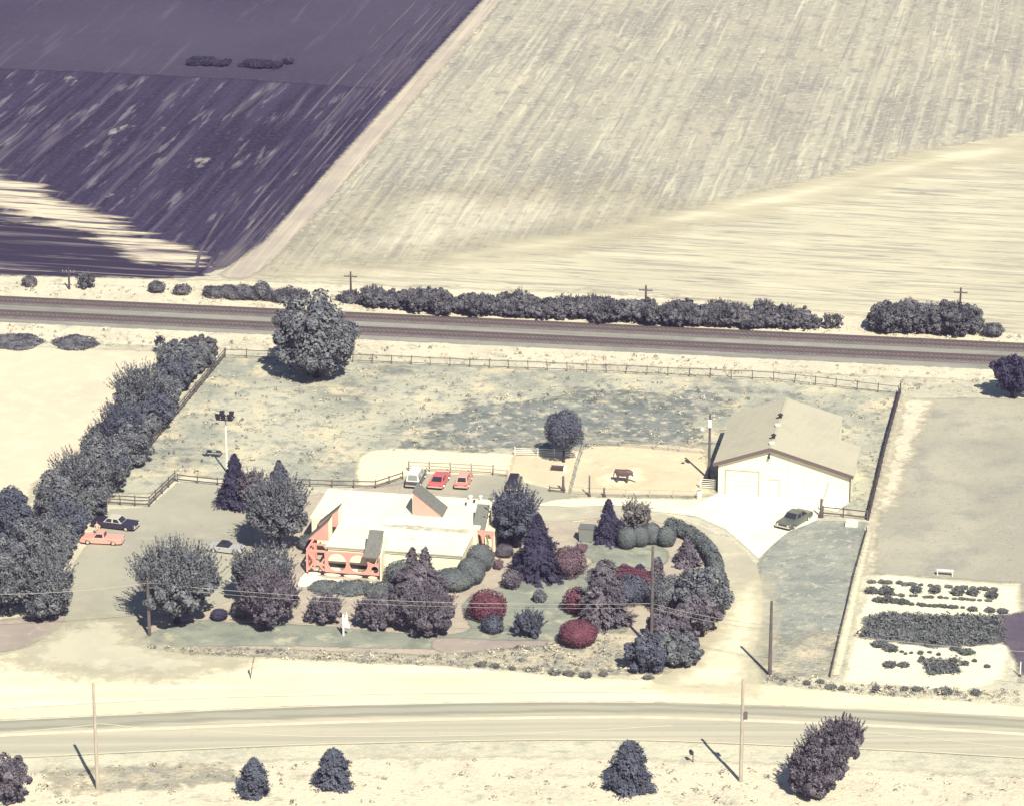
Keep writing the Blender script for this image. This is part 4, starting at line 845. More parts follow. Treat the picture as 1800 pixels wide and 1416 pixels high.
def core(rx, rz, cz, rng, fz=1.0, n=14, m=9, rough=.12, cone=0, ry=None):
    """closed lumpy body inside the crown, as quads"""
    ph = np.linspace(0, 2*np.pi, n+1)[:-1]; q = []
    rr = 1 + rng.normal(0, rough, (m+1, n)); rr[0] = rr[0].mean(); rr[-1] = rr[-1].mean()
    def P(i, k):
        t = np.pi * i / m; k %= n
        r = np.sin(t) * (1 - cone * (1 - i / m)) * rr[i, k]
        return (rx*r*np.cos(ph[k]), (ry or rx)*r*np.sin(ph[k]), cz + rz*np.cos(t)*fz)
    for i in range(m):
        for k in range(n): q += [P(i,k), P(i+1,k), P(i+1,k+1), P(i,k+1)]
    return np.array(q)
def crown(kind, rx, rz, cz, rng, dens=1.0, ry=None):
    """leaf quads of a crown centred at height cz, half width rx, half height rz"""
    ry = ry or rx; parts = []; sc3 = np.array([rx, ry, rz]); area = rx * (rx + rz)
    if kind in ('round', 'spiky', 'loose'):
        K = int(9 + 3.2 * area); K = min(K, 70)
        rr_ = rng.uniform(.42, .88, K); Lc = sph(K, rng) * rr_[:, None] * sc3; Lr = np.minimum(rng.uniform(.17, .44, K), 1.06 - rr_) * min(rx, rz)
        n = int(min(15000, 480 * area * dens) if kind != 'loose' else 150 * area * dens + 60)
        idx = rng.integers(0, K, n); d = sph(n, rng); outw = Lc[idx] / (sc3 * .8); d = d + outw * .55; d /= np.linalg.norm(d, axis=1, keepdims=True)
        C = Lc[idx] + d * (Lr[idx] * rng.uniform(.65, 1.08, n))[:, None]
        S = rng.uniform(.17, .38, n) * (1 if rx > 1 else .7) * max(1, (area / 26) ** .5)
        parts.append(leaves(C, d * 1.2, S, rng, .7, .55))
        if kind != 'loose': parts.append(core(rx*.5, rz*.52, 0, rng, ry=ry*.5, rough=.2))
        if kind in ('spiky', 'loose'):
            m = int(26 + 9 * area); base = sph(m, rng); base[:, 2] = base[:, 2] * .8 + .1
            st = base * sc3 * .72; base[:, 2] = np.abs(base[:, 2]); st = base * sc3 * .72; dr = base * np.array([.6, .6, .4]) + np.array([0, 0, .9]) + rng.normal(0, .16, (m, 3)); dr /= np.linalg.norm(dr, axis=1, keepdims=True)
            ln = rng.uniform(.4, .95, m) * min(rx, rz) * (1 if kind == 'spiky' else .8); k = 30 if kind == 'spiky' else 12
            tt = rng.uniform(0, 1, (m, k)); C = st[:, None] + dr[:, None] * (tt * ln[:, None])[..., None]
            C = (C + rng.normal(0, .12, C.shape) * (1.1 - tt)[..., None]).reshape(-1, 3); al = np.repeat(dr, k, 0)
            parts.append(leaves(C, sph(len(C), rng), rng.uniform(.16, .34, len(C)), rng, .4, .5, al))
    elif kind in ('cone', 'fat_cone', 'flame'):
        m = int(min(520, 75 + 32 * area * dens)); h = rng.uniform(0, 1, m) ** 1.25
        prof = {'cone': (1 - h) ** .85 * .97 + .03, 'fat_cone': np.sqrt(np.clip(1 - h**1.7, 0, 1)) * .93 + .05, 'flame': np.sin(np.pi * np.clip(h * .78 + .22, 0, 1)) ** .8 * .98}[kind]
        az = rng.uniform(0, 2*np.pi, m); Rr = prof * rng.uniform(.78, 1.08, m)
        p1, p2, p3 = rng.uniform(0, 6.28, 3); lump = 1 + .12 * np.sin(3*az + 7*h + p1) + .11 * np.sin(5*az - 13*h + p2) + .09 * np.sin(2*az + 21*h + p3); Rr = Rr * lump
        k = int(26 * max(1, rx / 1.4)) ; tt = rng.uniform(.35, 1.0, (m, k)) ** .7
        rad = tt * Rr[:, None]; zz = -rz + 2 * rz * h[:, None] + (.10 - .16 * tt) * rz * .6
        if kind == 'flame': zz = -rz + 2 * rz * h[:, None] + .08 * tt * rz
        C = np.stack([rx * rad * np.cos(az)[:, None], ry * rad * np.sin(az)[:, None], zz], -1)
        C = (C + rng.normal(0, .055 * (1 + rx*.25), C.shape)).reshape(-1, 3)
        dr = np.stack([np.cos(az), np.sin(az), np.full(m, -.15 if kind != 'flame' else .8)], -1); al = np.repeat(dr, k, 0)
        N = np.stack([np.cos(az) * .6, np.sin(az) * .6, np.full(m, .8)], -1); N = np.repeat(N, k, 0)
        parts.append(leaves(C, N, rng.uniform(.15, .30, len(C)), rng, .55, .4, al))
        q = core(rx*.62, rz*.93, -rz*.05, rng, n=12, m=10, rough=.08, cone=.75 if kind == 'cone' else .45, ry=ry*.62); parts.append(q)
    elif kind in ('ball', 'soft'):
        n = int(min(7000, (520 if kind == 'ball' else 420) * area * dens + 150)); d = sph(n, rng)
        lump = 1 + (.03 if kind == 'ball' else .15) * np.sin(4*d[:, 0] + 3*d[:, 2] + rng.uniform(0, 6)) * np.cos(5*d[:, 1] + rng.uniform(0, 6)) + rng.normal(0, .018 if kind == 'ball' else .06, n)
        dd = d.copy(); 
        if kind == 'ball': dd[:, 2] = np.sign(d[:, 2]) * np.abs(d[:, 2]) ** .9
        C = dd * sc3 * lump[:, None] * .97; nn = d / sc3; nn /= np.linalg.norm(nn, axis=1, keepdims=True)
        parts.append(leaves(C, nn * 1.6, rng.uniform(.09, .19, n) * (1 if kind == 'ball' else 1.3), rng, .8, .35 if kind == 'ball' else .6))
        k_ = .9 if kind == 'ball' else .78; parts.append(core(rx*k_, rz*k_, 0, rng, n=20, m=12, rough=.02 if kind == 'ball' else .08, ry=ry*k_))
    q = np.concatenate(parts); q[:, 2] += cz
    return q
def tree_mesh_parts(root, kind, rx, rz, cz, mat, rng, trunk=True, ry=None, dens=1.0):
    q = crown(kind, rx, rz, cz, rng, dens, ry); low = max(.02, (cz - rz) * .6)
    z4 = q[:, 2].reshape(-1, 4); q = q.reshape(-1, 4, 3)[z4.min(1) > low - .02 - (cz - rz < .3) * 9].reshape(-1, 3); q[:, 2] = np.maximum(q[:, 2], .02)
    link('crown' if trunk else 'foliage', np_mesh('crown', q, len(q)//4), mat, root)
    b = MB(); r0 = max(.05, rx * .07)
    top = cz + (rz * .8 if kind in ('cone', 'fat_cone', 'flame') else rz * .25)
    b.tube([(0,0,-.1),(0,0,.3),(rng.normal(0,.05),rng.normal(0,.05),top*.55),(0,0,top)], [r0*1.5, r0, r0*.8, r0*.25], 8)
    if kind in ('round', 'spiky', 'loose'):
        for k in range(6):
            a = k * 1.05 + rng.uniform(0, .6); e = np.array([math.cos(a)*rx*.6, math.sin(a)*rx*.6, cz + rng.uniform(-.2, .4)*rz])
            z0 = max(.25, cz - rz * .8); b.tube([(0,0,z0), (e[0]*.45, e[1]*.45, (z0 + e[2])*.5 + .1), tuple(e)], [r0*.55, r0*.4, r0*.15], 6)
    b.build('trunk' if trunk else 'stem', M['bark'], root)
SEED = [100]
def plant(x0, x1, yt, yb, kind, mat, lift, name, cat, label, group=None, dens=1.0, trunk=True, deep=None):
    """crown given by its outline in the photo and the clear height under it"""
    SEED[0] += 1; rng = np.random.default_rng(SEED[0])
    cx, cy = (x0 + x1) / 2, (yt + yb) / 2
    z = lift + 1.5
    for _ in range(6):
        p = gp(cx, cy, z); s = scale_at(p); dep = math.atan2(CH - z, p.y); rx = (x1 - x0) / 2 / s; ey = (yb - yt) / 2 / s
        if kind in ('cone', 'fat_cone', 'flame'):
            H = max(.4, (2 * ey - rx * .85 * math.sin(dep)) / math.cos(dep)); rz = H / 2
            p = gp(cx, yt, lift + H); p = Vector((p.x, p.y, 0)); zc = lift + rz
        else:
            rz = math.sqrt(max(.03, ey*ey - (rx * math.sin(dep))**2)) / math.cos(dep); zc = lift + rz
        z = zc
    rx *= 1.09; rz *= 1.05
    if kind not in ('cone', 'fat_cone', 'flame'):
        q = gp(cx, cy, zc); p = Vector((q.x, q.y, 0))
    t = empty(name, p, rng.uniform(0, 6.28) if not deep else -AZ, label, cat, group)
    tree_mesh_parts(t, kind, rx * (1.0 if kind in ('ball','soft') else 1.0), rz, zc, G[mat], rng, trunk, deep * rx if deep else None, dens)
    return t
TREES = [
 # big tree, paddock tree
 (480,628,516,656,'round','grey',.9,'broadleaf_tree','tree','large round dense tree standing in front of the railway',None,1.3),
 (960,1022,722,787,'soft','blue',2.0,'round_tree','tree','dark round headed tree casting an oval shadow behind the corral'),
 (1740,1822,622,692,'round','dark',.8,'broadleaf_tree','tree','dark tree cut by the right edge below the railway'),
 # left hedgerow, from the railway forward
 (322,384,592,632,'round','bramble',.1,'hedgerow_tree','tree','low spreading hedgerow tree at the railway end of the left row','trees of the left hedgerow'),
 (286,350,598,655,'round','grey',.2,'hedgerow_tree','tree','hedgerow tree second from the railway, left of the fence corner','trees of the left hedgerow'),
 (280,338,630,685,'round','blue',.2,'hedgerow_tree','tree','dark blue hedgerow tree beside the upper rail fence','trees of the left hedgerow'),
 (208,288,655,735,'spiky','grey',.4,'hedgerow_tree','tree','tall grey green hedgerow tree standing out over the straw field','trees of the left hedgerow'),
 (238,305,690,752,'round','blue',.2,'hedgerow_tree','tree','rounded hedgerow tree against the middle of the diagonal fence','trees of the left hedgerow'),
 (180,250,722,800,'spiky','blue',.4,'hedgerow_tree','tree','spiky topped hedgerow tree halfway along the straw field edge','trees of the left hedgerow'),
 (205,268,745,815,'round','grey',.2,'hedgerow_tree','tree','hedgerow tree in front of the pale gap in the diagonal fence','trees of the left hedgerow'),
 (145,215,772,850,'round','grey',.4,'hedgerow_tree','tree','hedgerow tree just before the bottom of the diagonal fence','trees of the left hedgerow'),
 (172,222,785,850,'round','blue',.4,'hedgerow_tree','tree','dark hedgerow tree casting deep shade at the fence foot','trees of the left hedgerow'),
 (100,170,805,885,'spiky','grey',.4,'hedgerow_tree','tree','hedgerow tree right of the slim lamp post','trees of the left hedgerow'),
 (62,130,830,920,'round','grey',.3,'hedgerow_tree','tree','hedgerow tree around the slim lamp post','trees of the left hedgerow'),
 (92,148,872,955,'round','blue',.2,'hedgerow_tree','tree','dark hedgerow tree left of the paired columnar shrubs','trees of the left hedgerow'),
 (-20,50,852,960,'round','blue',.2,'hedgerow_tree','tree','dark hedgerow tree cut by the left edge, highest one','trees of the left hedgerow'),
 (22,104,905,1010,'round','grey',.2,'hedgerow_tree','tree','broad grey hedgerow tree left of the pink pickup','trees of the left hedgerow'),
 (-25,55,950,1080,'round','grey',.2,'hedgerow_tree','tree','big grey hedgerow tree cut by the left edge, lowest one','trees of the left hedgerow',1.2),
 (40,122,985,1085,'spiky','grey',.2,'hedgerow_tree','tree','last bushy hedgerow tree at the lower end beside the lot entrance','trees of the left hedgerow',1.2),
 (144,168,868,918,'fat_cone','clip',0,'columnar_shrub','shrub','left one of two pale upright clipped shrubs by the black sedan','pair of columnar shrubs'),
 (166,186,858,908,'fat_cone','clip',0,'columnar_shrub','shrub','right one of two pale upright clipped shrubs by the black sedan','pair of columnar shrubs'),
 # beside the parking lot
 (378,445,800,892,'cone','dark',.6,'conifer_tree','conifer','pointed dark conifer next to the floodlight pole',None,1.4),
 (415,470,828,885,'loose','purple',.8,'small_tree','tree','thin purple brown tree between the two conifers beside the lot'),
 (462,518,812,880,'cone','blue',2.2,'conifer_tree','conifer','tall narrow topped conifer rising behind the broad tree left of the building',None,1.3),
 (436,540,848,944,'spiky','grey',1.9,'broadleaf_tree','tree','broad grey green tree against the left wall of the white building',None,1.3),
 (232,386,966,1078,'spiky','grey',1.7,'spiky_tree','tree','wide tree with spiky upright shoots behind the left roadside pole',None,1.4),
 (408,520,968,1045,'spiky','grey',1.6,'spiky_tree','tree','upper of two spreading trees below the silver convertible',None,1.2),
 (425,522,1010,1098,'spiky','purple',.6,'spiky_tree','tree','lower of two spreading trees below the silver convertible',None,1.2),
 (371,399,1069,1090,'ball','dark',0,'low_shrub','shrub','small dark round shrub on the lawn right of the spiky tree'),
 (524,556,938,966,'ball','grey',0,'clipped_shrub','shrub','round clipped shrub at the left corner of the pink arcade'),
 (408,438,1052,1086,'soft','grey',0,'low_shrub','shrub','small rounded shrub at the left foot of the lower spreading tree'),
 # in front of the building
 (545,600,1020,1042,'soft','clip',0,'low_hedge','shrub','left clump of the low hedge in front of the pink arcade'),
 (590,650,1019,1044,'soft','clip',0,'low_hedge','shrub','middle clump of the low hedge in front of the pink arcade'),
 (640,700,1024,1050,'soft','clip',0,'low_hedge','shrub','right clump of the low hedge in front of the pink arcade'),
 (538,605,1044,1096,'loose','purple',.1,'purple_shrub','shrub','airy purple shrub left of the white sign post',None,2.2),
 (624,702,1050,1104,'spiky','purple',.1,'purple_shrub','shrub','bushy purple brown shrub right of the white sign post',None,1.2),
 (698,800,1040,1116,'spiky','purple',.1,'broadleaf_tree','tree','dark bushy tree on the lawn below the two topped conifer',None,1.3),
 (678,730,985,1025,'soft','clip',0,'clipped_shrub','shrub','large smooth shrub at the foot of the white side fin'),
 (762,832,997,1037,'ball','clip',0,'clipped_shrub','shrub','long smooth clipped shrub nearest of three at the right front corner'),
 (805,852,978,1026,'ball','clip',0,'clipped_shrub','shrub','middle one of three smooth clipped shrubs at the right front corner'),
 (822,868,955,1003,'ball','clip',0,'clipped_shrub','shrub','dome shaped clipped shrub against the pink entry screen'),
 (868,946,862,948,'spiky','blue',1.2,'broadleaf_tree','tree','broad spiky tree at the right rear corner of the building',None,1.3),
 (872,902,955,979,'ball','purple',0,'low_shrub','shrub','small round shrub right of the pink entry screen'),
 (878,906,936,958,'soft','dark',0,'low_shrub','shrub','dark low shrub under the broad spiky tree'),
 (868,884,982,1000,'soft','redgrey',0,'low_shrub','shrub','tiny reddish shrub below the dome shaped clipped shrub'),
 # garden in the drive loop
 (896,996,908,1026,'cone','dark',.1,'conifer_tree','conifer','very dark broad conifer in the middle of the garden',None,1.5),
 (975,1028,961,1012,'soft','redgrey',0,'red_shrub','shrub','dull red round shrub touching the very dark conifer'),
 (1012,1032,955,970,'soft','redgrey',0,'low_shrub','shrub','tiny reddish shrub above the dull red round shrub'),
 (884,916,1000,1034,'soft','purple',0,'low_shrub','shrub','small purple grey shrub at the left foot of the dark conifer'),
 (938,960,1036,1058,'soft','grey',0,'low_shrub','shrub','small lone grey shrub in the middle of the lawn'),
 (826,888,1038,1090,'soft','red',0,'red_shrub','shrub','red shrub with darker left side behind a small green one'),
 (848,884,1080,1112,'soft','blue',0,'low_shrub','shrub','small green shrub in front of the left red shrub'),
 (904,956,1077,1121,'spiky','blue',0,'low_shrub','shrub','bristly dark green shrub alone on the lower lawn'),
 (984,1048,1088,1136,'ball','red',0,'red_shrub','shrub','brightest red dome shaped shrub at the lower lawn edge'),
 (992,1034,1033,1078,'soft','red',0,'red_shrub','shrub','red shrub partly hidden by the grey conifer'),
 (1020,1106,988,1108,'fat_cone','purple',.1,'conifer_tree','conifer','large shaggy grey conifer behind the brightest red shrub',None,1.4),
 (1072,1142,996,1030,'soft','red',0,'red_shrub','shrub','flat topped red shrub behind the grey conifer'),
 (1076,1142,1010,1058,'soft','blue',.2,'broadleaf_shrub','shrub','dark spreading shrub against the right of the grey conifer'),
 (1042,1098,880,958,'cone','dark',.1,'conifer_tree','conifer','dark conifer at the back of the loop beside the metal bin',None,1.4),
 (1092,1142,878,932,'loose','olive',.6,'small_tree','tree','thin airy tree behind the row of clipped balls',None,2.0),
 (1086,1120,926,964,'ball','clip',0,'clipped_ball','shrub','clipped ball next to the dark back conifer, first of the row','row of clipped balls'),
 (1110,1142,924,960,'ball','clip',0,'clipped_ball','shrub','clipped ball second from the dark back conifer','row of clipped balls'),
 (1130,1162,918,956,'ball','clip',0,'clipped_ball','shrub','clipped ball third from the dark back conifer','row of clipped balls'),
 (1156,1188,924,960,'ball','clip',0,'clipped_ball','shrub','clipped ball at the hedge end of the row','row of clipped balls'),
 (1184,1234,945,1000,'cone','purple',0,'conifer_tree','conifer','leaning ragged conifer inside the curved hedge',None,1.3),
 (1145,1168,980,1022,'fat_cone','purple',0,'dwarf_conifer','conifer','small egg shaped conifer right of the loop utility pole'),
 (1118,1132,991,1004,'soft','dark',0,'low_shrub','shrub','tiny dark shrub left of the loop utility pole'),
 (1092,1104,990,998,'soft','redgrey',0,'low_shrub','shrub','tiny reddish tuft above the flat topped red shrub'),
 (1148,1216,1016,1072,'soft','grey',.1,'broadleaf_shrub','shrub','rounded grey shrub right of the loop utility pole',None,1.2),
 (1192,1278,1000,1088,'round','grey',.3,'broadleaf_tree','tree','soft grey tree at the end of the curved hedge by the drive',None,1.3),
 (1194,1262,1050,1112,'round','purple',.2,'broadleaf_tree','tree','shaded tree below the soft grey tree along the drive',None,1.2),
 (1140,1212,1068,1130,'round','purple',.1,'broadleaf_shrub','shrub','purple grey shrub around the foot of the loop utility pole',None,1.2),
 (1150,1232,1110,1168,'round','grey',.1,'broadleaf_shrub','shrub','grey spreading shrub at the drive corner',None,1.2),
 (1105,1165,1112,1180,'round','blue',.1,'broadleaf_shrub','shrub','dark blue green shrub at the roadside tip of the garden',None,1.2),
 (1140,1168,1152,1182,'soft','blue',0,'low_shrub','shrub','small dark shrub tucked at the tip of the roadside bed'),
 # foreground
 (421,470,1336,1408,'flame','blue',0,'dwarf_conifer','conifer','narrow flame shaped conifer at the bottom, left of the rounder one',None,2.2),
 (554,616,1318,1392,'fat_cone','blue',0,'dwarf_conifer','conifer','plump egg shaped conifer at the bottom of the road verge',None,2.0),
 (1070,1144,1305,1400,'fat_cone','blue',0,'conifer_tree','conifer','pointed bushy conifer on the verge left of the tall pole',None,1.6),
 (-10,52,1315,1412,'round','purple',.1,'broadleaf_tree','tree','purple tree cut by the lower left corner'),
 # railway side
 (40,64,486,504,'soft','bramble',0,'verge_shrub','shrub','small dark shrub at far left beyond the railway','shrubs beyond the railway'),
 (133,168,480,508,'loose','bramble',0,'verge_shrub','shrub','thin shrub right of the far left telegraph pole','shrubs beyond the railway'),
 (262,290,494,514,'soft','bramble',0,'verge_shrub','shrub','small dark shrub midway between telegraph pole and round tree','shrubs beyond the railway'),
 (306,334,500,518,'soft','bramble',0,'verge_shrub','shrub','second small dark shrub midway towards the round tree','shrubs beyond the railway'),
 (1446,1482,552,578,'loose','bramble',0,'verge_shrub','shrub','thin shrub in the gap between long and short bramble clumps','shrubs beyond the railway'),
 (1728,1762,568,592,'soft','bramble',0,'verge_shrub','shrub','low shrub at the right end beyond the railway','shrubs beyond the railway'),
 (-10,68,590,610,'soft','bramble',0,'verge_shrub','shrub','flat dark scrub at the left edge below the railway','scrub below the railway'),
 (98,168,592,612,'soft','bramble',0,'verge_shrub','shrub','flat dark scrub between straw field and railway','scrub below the railway'),
 (272,290,590,622,'loose','dark',0,'verge_shrub','shrub','thin upright bush at the corner of the straw field','scrub below the railway'),
]
for a in TREES:
    x0,x1,yt,yb,kind,mat,lift,name,cat,label = a[:10]
    if name == 'hedgerow_tree' or (x0 > 1100 and yt > 990 and 'broadleaf' in name): e = .08 * (x1 - x0); x0 -= e; x1 += e * (.4 if name == 'hedgerow_tree' else 1); yt -= e * .6; yb += e * .2
    group = a[10] if len(a) > 10 else None; dens = a[11] if len(a) > 11 else 1.0
    plant(x0,x1,yt,yb,kind,mat,lift,name,cat,label,group,dens, trunk=('tree' in name or 'conifer' in name))
t = plant(682,790,990,1078,'fat_cone','purple',.1,'conifer_tree','conifer','purplish two topped conifer standing before the white front wall',None,1.6)
for dx, hh in ((-.7,2.5),(.75,2.6)):
    rng = np.random.default_rng(int(dx*10)+50); q = crown('fat_cone', .75, hh/2, 4.3 + hh/2, rng, .6); q[:, 0] += dx * math.cos(-t.rotation_euler.z); q[:, 1] += dx * math.sin(-t.rotation_euler.z)
    link('treetop', np_mesh('treetop', q, len(q)//4), G['purple'], t)
# leaning tree, lower right
t = plant(1384,1482,1322,1400,'spiky','purple',.1,'leaning_tree','tree','big shaggy purple tree leaning right over the road at lower right',None,1.8)
for dx, rx_, rz_, zc_, sd_ in ((1.5,2.9,2.1,4.9,5),(2.6,2.4,1.4,6.4,6),(.5,2.9,2.1,3.4,7)):
    rng = np.random.default_rng(sd_); q = crown('spiky', rx_, rz_, zc_, rng, 1.5); a_ = -t.rotation_euler.z; q[:, 0] += dx * math.cos(a_); q[:, 1] += dx * math.sin(a_)
    link('crown', np_mesh('crown', q, len(q)//4), G['purple'], t)
# hedges: a run of small leaf clumps along a curve
def hedge(name, px, wid, hgt, mat, label, kind='soft', nper=1.0, ztop=.4, cat='hedge', lumps=.25):
    SEED[0] += 1; rng = np.random.default_rng(SEED[0])
    P = [gp(*p) for p in smooth_px(px, closed=False, sub=10)]; root = empty(name, P[0], 0, label, cat); o0 = P[0]
    qs = []; L = 0
    for i in range(len(P) - 1):
        d = P[i+1] - P[i]; n = max(1, int(d.length / (wid * .42))); slow = 1 + lumps * 1.0 * (math.sin(i * .55 + 1) * .5 + math.sin(i * 1.37) * .5)
        for k in range(n):
            c = P[i].lerp(P[i+1], k / n) - o0; h = hgt * slow * (1 + rng.normal(0, lumps)) * .5; ww = wid * .5 * (1 + rng.normal(0, lumps * .6))
            h = max(h, .2); q = crown(kind, ww, h, h, rng, nper); q[:, 0] += c.x; q[:, 1] += c.y + rng.normal(0, wid * lumps * .3); q[:, 2] = np.maximum(q[:, 2], .02); qs.append(q)
            if lumps > .2 and rng.random() < .45: q = crown('loose', ww*.7, h*.9, h*1.15, rng, 1.5); q[:, 0] += c.x + rng.normal(0, wid*.35); q[:, 1] += c.y + rng.normal(0, wid*.35); q[:, 2] = np.maximum(q[:, 2], .02); qs.append(q)
    q = np.concatenate(qs); link('foliage', np_mesh('foliage', q, len(q)//4), G[mat], root)
    b = MB()
    for i in range(0, len(P), 2): c = P[i] - o0; b.tube([(c.x, c.y, -.05), (c.x + .05, c.y, hgt*.5)], [.06, .03], 6)
    b.build('stems', M['bark'], root); return root
hedge('curved_hedge', [(1180,935),(1212,948),(1238,968),(1254,992),(1260,1012)], 1.7, 1.7, 'clip', 'curved clipped hedge following the inside of the drive loop', nper=.9, lumps=.05)
hedge('bramble_hedge', [(660,538),(720,540),(800,546),(880,552),(960,556),(1040,560),(1120,564),(1200,568),(1280,571),(1350,573),(1425,574)], 4.6, 2.3, 'bramble', 'long dense bramble hedge along the far side of the railway', 'round', .75, lumps=.21)
hedge('bramble_hedge', [(1545,580),(1600,582),(1660,584),(1705,580)], 4.2, 3.2, 'bramble', 'short bramble clump beyond the railway at the right', 'round', .75, lumps=.25)
hedge('bramble_hedge', [(372,522),(430,525),(490,529),(530,530)], 2.2, 1.5, 'bramble', 'low bramble strip beyond the railway left of the round tree', 'soft', .6, lumps=.3)
hedge('bramble_hedge', [(612,530),(645,534)], 2.0, 1.2, 'bramble', 'little bramble patch right of the round tree top', 'soft', .6, lumps=.3)
hedge('field_bush', [(346,112),(365,112),(392,115)], 3.0, .75, 'dark', 'left one of two dark bush clumps in the far ploughed field', 'loose', 3, lumps=.35, cat='bush')
hedge('field_bush', [(440,116),(456,119),(484,118)], 3.0, .75, 'dark', 'right one of two dark bush clumps in the far ploughed field', 'loose', 3, lumps=.35, cat='bush')
hedge('hedgerow_understorey', [(352,648),(318,672),(280,722),(240,780),(205,830),(160,880),(120,940),(85,1000),(60,1050)], 4.6, 3.0, 'grey', 'dense understorey of bushes filling the left hedgerow between its trees', 'round', .8, lumps=.21)
# garden plants on the right
def small_plants(spots, name, label, group, mat='crop', kind='soft'):
    proto = None
    for k, (x, y, wpx, hpx) in enumerate(spots):
        p = gp(x, y); s = scale_at(p)
        if proto is None:
            proto = empty(name, p, 0, label, 'plant', group); rng = np.random.default_rng(5)
            q = np.concatenate([crown('loose', .5, .3, .25, rng), crown('loose', .3, .36, .3, rng), crown('loose', .45, .2, .2, rng), core(.34, .25, .2, rng, rough=.25)]); q[:, 2] = np.maximum(q[:, 2], .02); link('foliage', np_mesh('foliage', q, len(q)//4), G[mat], proto); o = proto
        else: o = copy_tree(proto)
        o.location = p; o.rotation_euler = (0, 0, k * 2.4); o.scale = (wpx/s, wpx/s, hpx/s/.75)
small_plants([(1532,1042,20,12),(1558,1043,26,14),(1610,1040,20,12),(1644,1041,20,12),(1683,1044,22,12),(1710,1045,20,12),(1744,1049,22,12)], 'garden_plant', 'round green plant in the second row of the vegetable garden', 'round plants in the vegetable garden')
def row_spots(x0, y0, x1, y1, n, w_, h_, seed):
    r = random.Random(seed); return [(x0 + (x1-x0)*(k+r.uniform(-.3,.3))/(n-1), y0 + (y1-y0)*k/(n-1) + r.uniform(-.6,.6), w_*r.uniform(.6,1.3), h_*r.uniform(.7,1.3)) for k in range(n)]
small_plants(row_spots(1536,1023,1750,1037,16,13,5,1), 'garden_row_plant', 'low plant in the top row of the vegetable garden', 'top row plants', 'weed')
small_plants(row_spots(1536,1056,1594,1061,8,15,10,2), 'garden_row_plant', 'dense dark plant at the left of the third garden row', 'dense third row plants')
small_plants(row_spots(1604,1063,1690,1069,10,11,5,3), 'garden_row_plant', 'small plant in the thin middle of the third garden row', 'thin third row plants')
small_plants([(1710,1073,16,8),(1740,1074,18,7),(1762,1076,20,7)], 'garden_row_plant', 'round plant at the right end of the third garden row', 'right third row plants')
small_plants(row_spots(1575,1046,1738,1056,14,10,3.5,4), 'garden_row_plant', 'sparse seedling between the garden rows', 'seedlings between rows', 'weed')
small_plants([(1548,1135,28,9),(1566,1142,24,10),(1585,1146,8,4),(1602,1148,7,4),(1618,1149,10,7),(1634,1147,8,4),(1650,1151,8,5),(1680,1142,18,12),(1700,1148,26,8),(1620,1158,8,7),(1617,1163,9,6),(1565,1170,24,8),(1588,1170,20,7),(1696,1168,14,8),(1713,1162,9,5),(1735,1172,12,5),(1592,1150,6,5)], 'bed_plant', 'small plant scattered in the lower garden bed', 'scattered lower bed plants')
small_plants([(1442,1200,14,7),(1480,1212,12,8),(1418,1202,14,7),(1540,1215,14,12),(1590,1212,12,7),(1612,1213,18,7),(1660,1216,30,7),(1715,1220,16,10),(1378,1198,12,6),(1460,1208,20,5)], 'verge_plant', 'weed clump on the road verge below the garden', 'weed clumps below the garden', 'weed')
small_plants([(845,1170,18,8),(870,1172,16,7),(900,1176,12,6),(930,1178,14,6),(975,1184,20,8),(1000,1186,20,8),(1030,1188,22,7),(1060,1186,16,6),(1140,1192,18,6)], 'verge_plant', 'weed clump along the weedy roadside bank', 'weed clumps on the roadside bank', 'weed')
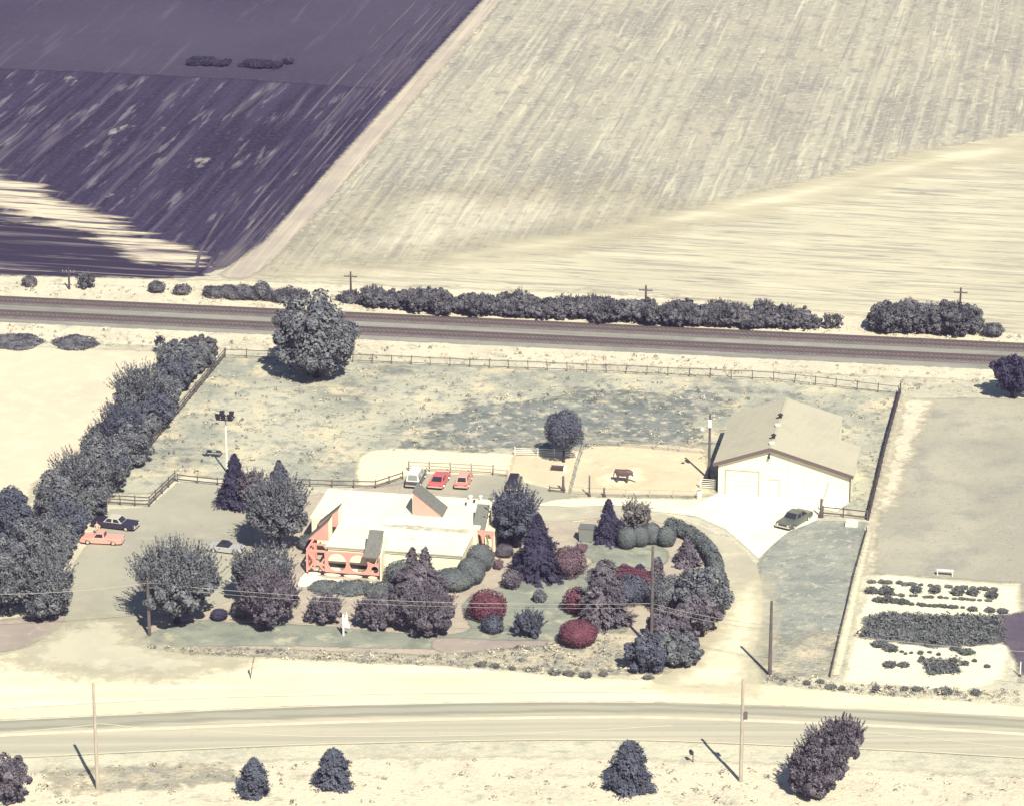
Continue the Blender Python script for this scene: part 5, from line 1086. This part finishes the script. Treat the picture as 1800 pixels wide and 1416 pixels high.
# weeds and dry tufts nobody could count
def tufts(name, areas, mat, label, hgt=(.12,.4), seed=3, clump=.5):
    rng = np.random.default_rng(seed); Cs = []
    for (poly, n) in areas:
        G3 = [gp(*p) for p in poly]; xs = np.array([[p.x, p.y] for p in G3]); lo = xs.min(0); hi = xs.max(0); got = []
        while len(got) < n:
            c = lo + rng.uniform(0, 1, 2) * (hi - lo); ins = False; j = len(xs) - 1
            for i in range(len(xs)):
                if (xs[i,1] > c[1]) != (xs[j,1] > c[1]) and c[0] < (xs[j,0]-xs[i,0])*(c[1]-xs[i,1])/(xs[j,1]-xs[i,1])+xs[i,0]: ins = not ins
                j = i
            if ins: got.append(c)
        Cs += got
    C = np.array(Cs); n = len(C); k = 14
    h = rng.uniform(*hgt, n) * rng.choice([.6, 1, 1, 1.6], n); r = h * rng.uniform(.7, 1.6, n)
    d = sph(n * k, rng).reshape(n, k, 3); d[..., 2] = np.abs(d[..., 2])
    P = np.stack([C[:, 0, None] + d[..., 0]*r[:, None], C[:, 1, None] + d[..., 1]*r[:, None], .05 + d[..., 2]*h[:, None]], -1).reshape(-1, 3)
    q = leaves(P, d.reshape(-1, 3), np.repeat(h, k) * rng.uniform(.5, .9, n*k), rng, .5, .6)
    o = link(name, np_mesh(name, q, len(q)//4), G[mat]); return tag(o, label, 'weeds', kind='stuff')
V1 = [(240,1138),(500,1142),(760,1152),(1090,1120),(1120,1180),(960,1184),(760,1170),(520,1160),(330,1150)]
V2 = [(0,1350),(500,1338),(900,1335),(1150,1340),(1400,1350),(1800,1370),(1800,1416),(0,1416)]
V3 = [(0,490),(400,502),(640,520),(900,535),(1440,560),(1800,592),(1800,604),(900,560),(0,519)]
V4 = [(0,572),(900,615),(1800,660),(1800,690),(1580,690),(900,645),(400,625),(300,615),(0,600)]
V5 = [(1340,1185),(1480,1200),(1790,1215),(1790,1238),(1500,1220),(1340,1200)]
ME = [(395,640),(900,655),(1570,700),(1525,900),(1490,880),(1250,860),(1230,790),(900,790),(640,795),(620,845),(310,830),(215,855)]
tufts('green_weeds', [(V1,420),(V2,170),(V3,200),(V4,260),(V5,160),(ME,900)], 'weed', 'grey green weeds dotted over the verges and the meadow', (.08,.26))
tufts('dry_tufts', [(V1,350),(V2,260),(V3,420),(V4,420),(V5,200),(ME,900)], 'dry', 'dry straw coloured grass tufts over the verges and the meadow', (.08,.28), 9)
tufts('crop_leaves', [([(1520,1085),(1570,1078),(1760,1085),(1770,1130),(1640,1138),(1515,1120)],900),([(1622,1160),(1680,1158),(1688,1182),(1630,1186)],170)], 'crop', 'leafy green crop filling the garden beds', (.18,.38), 4)
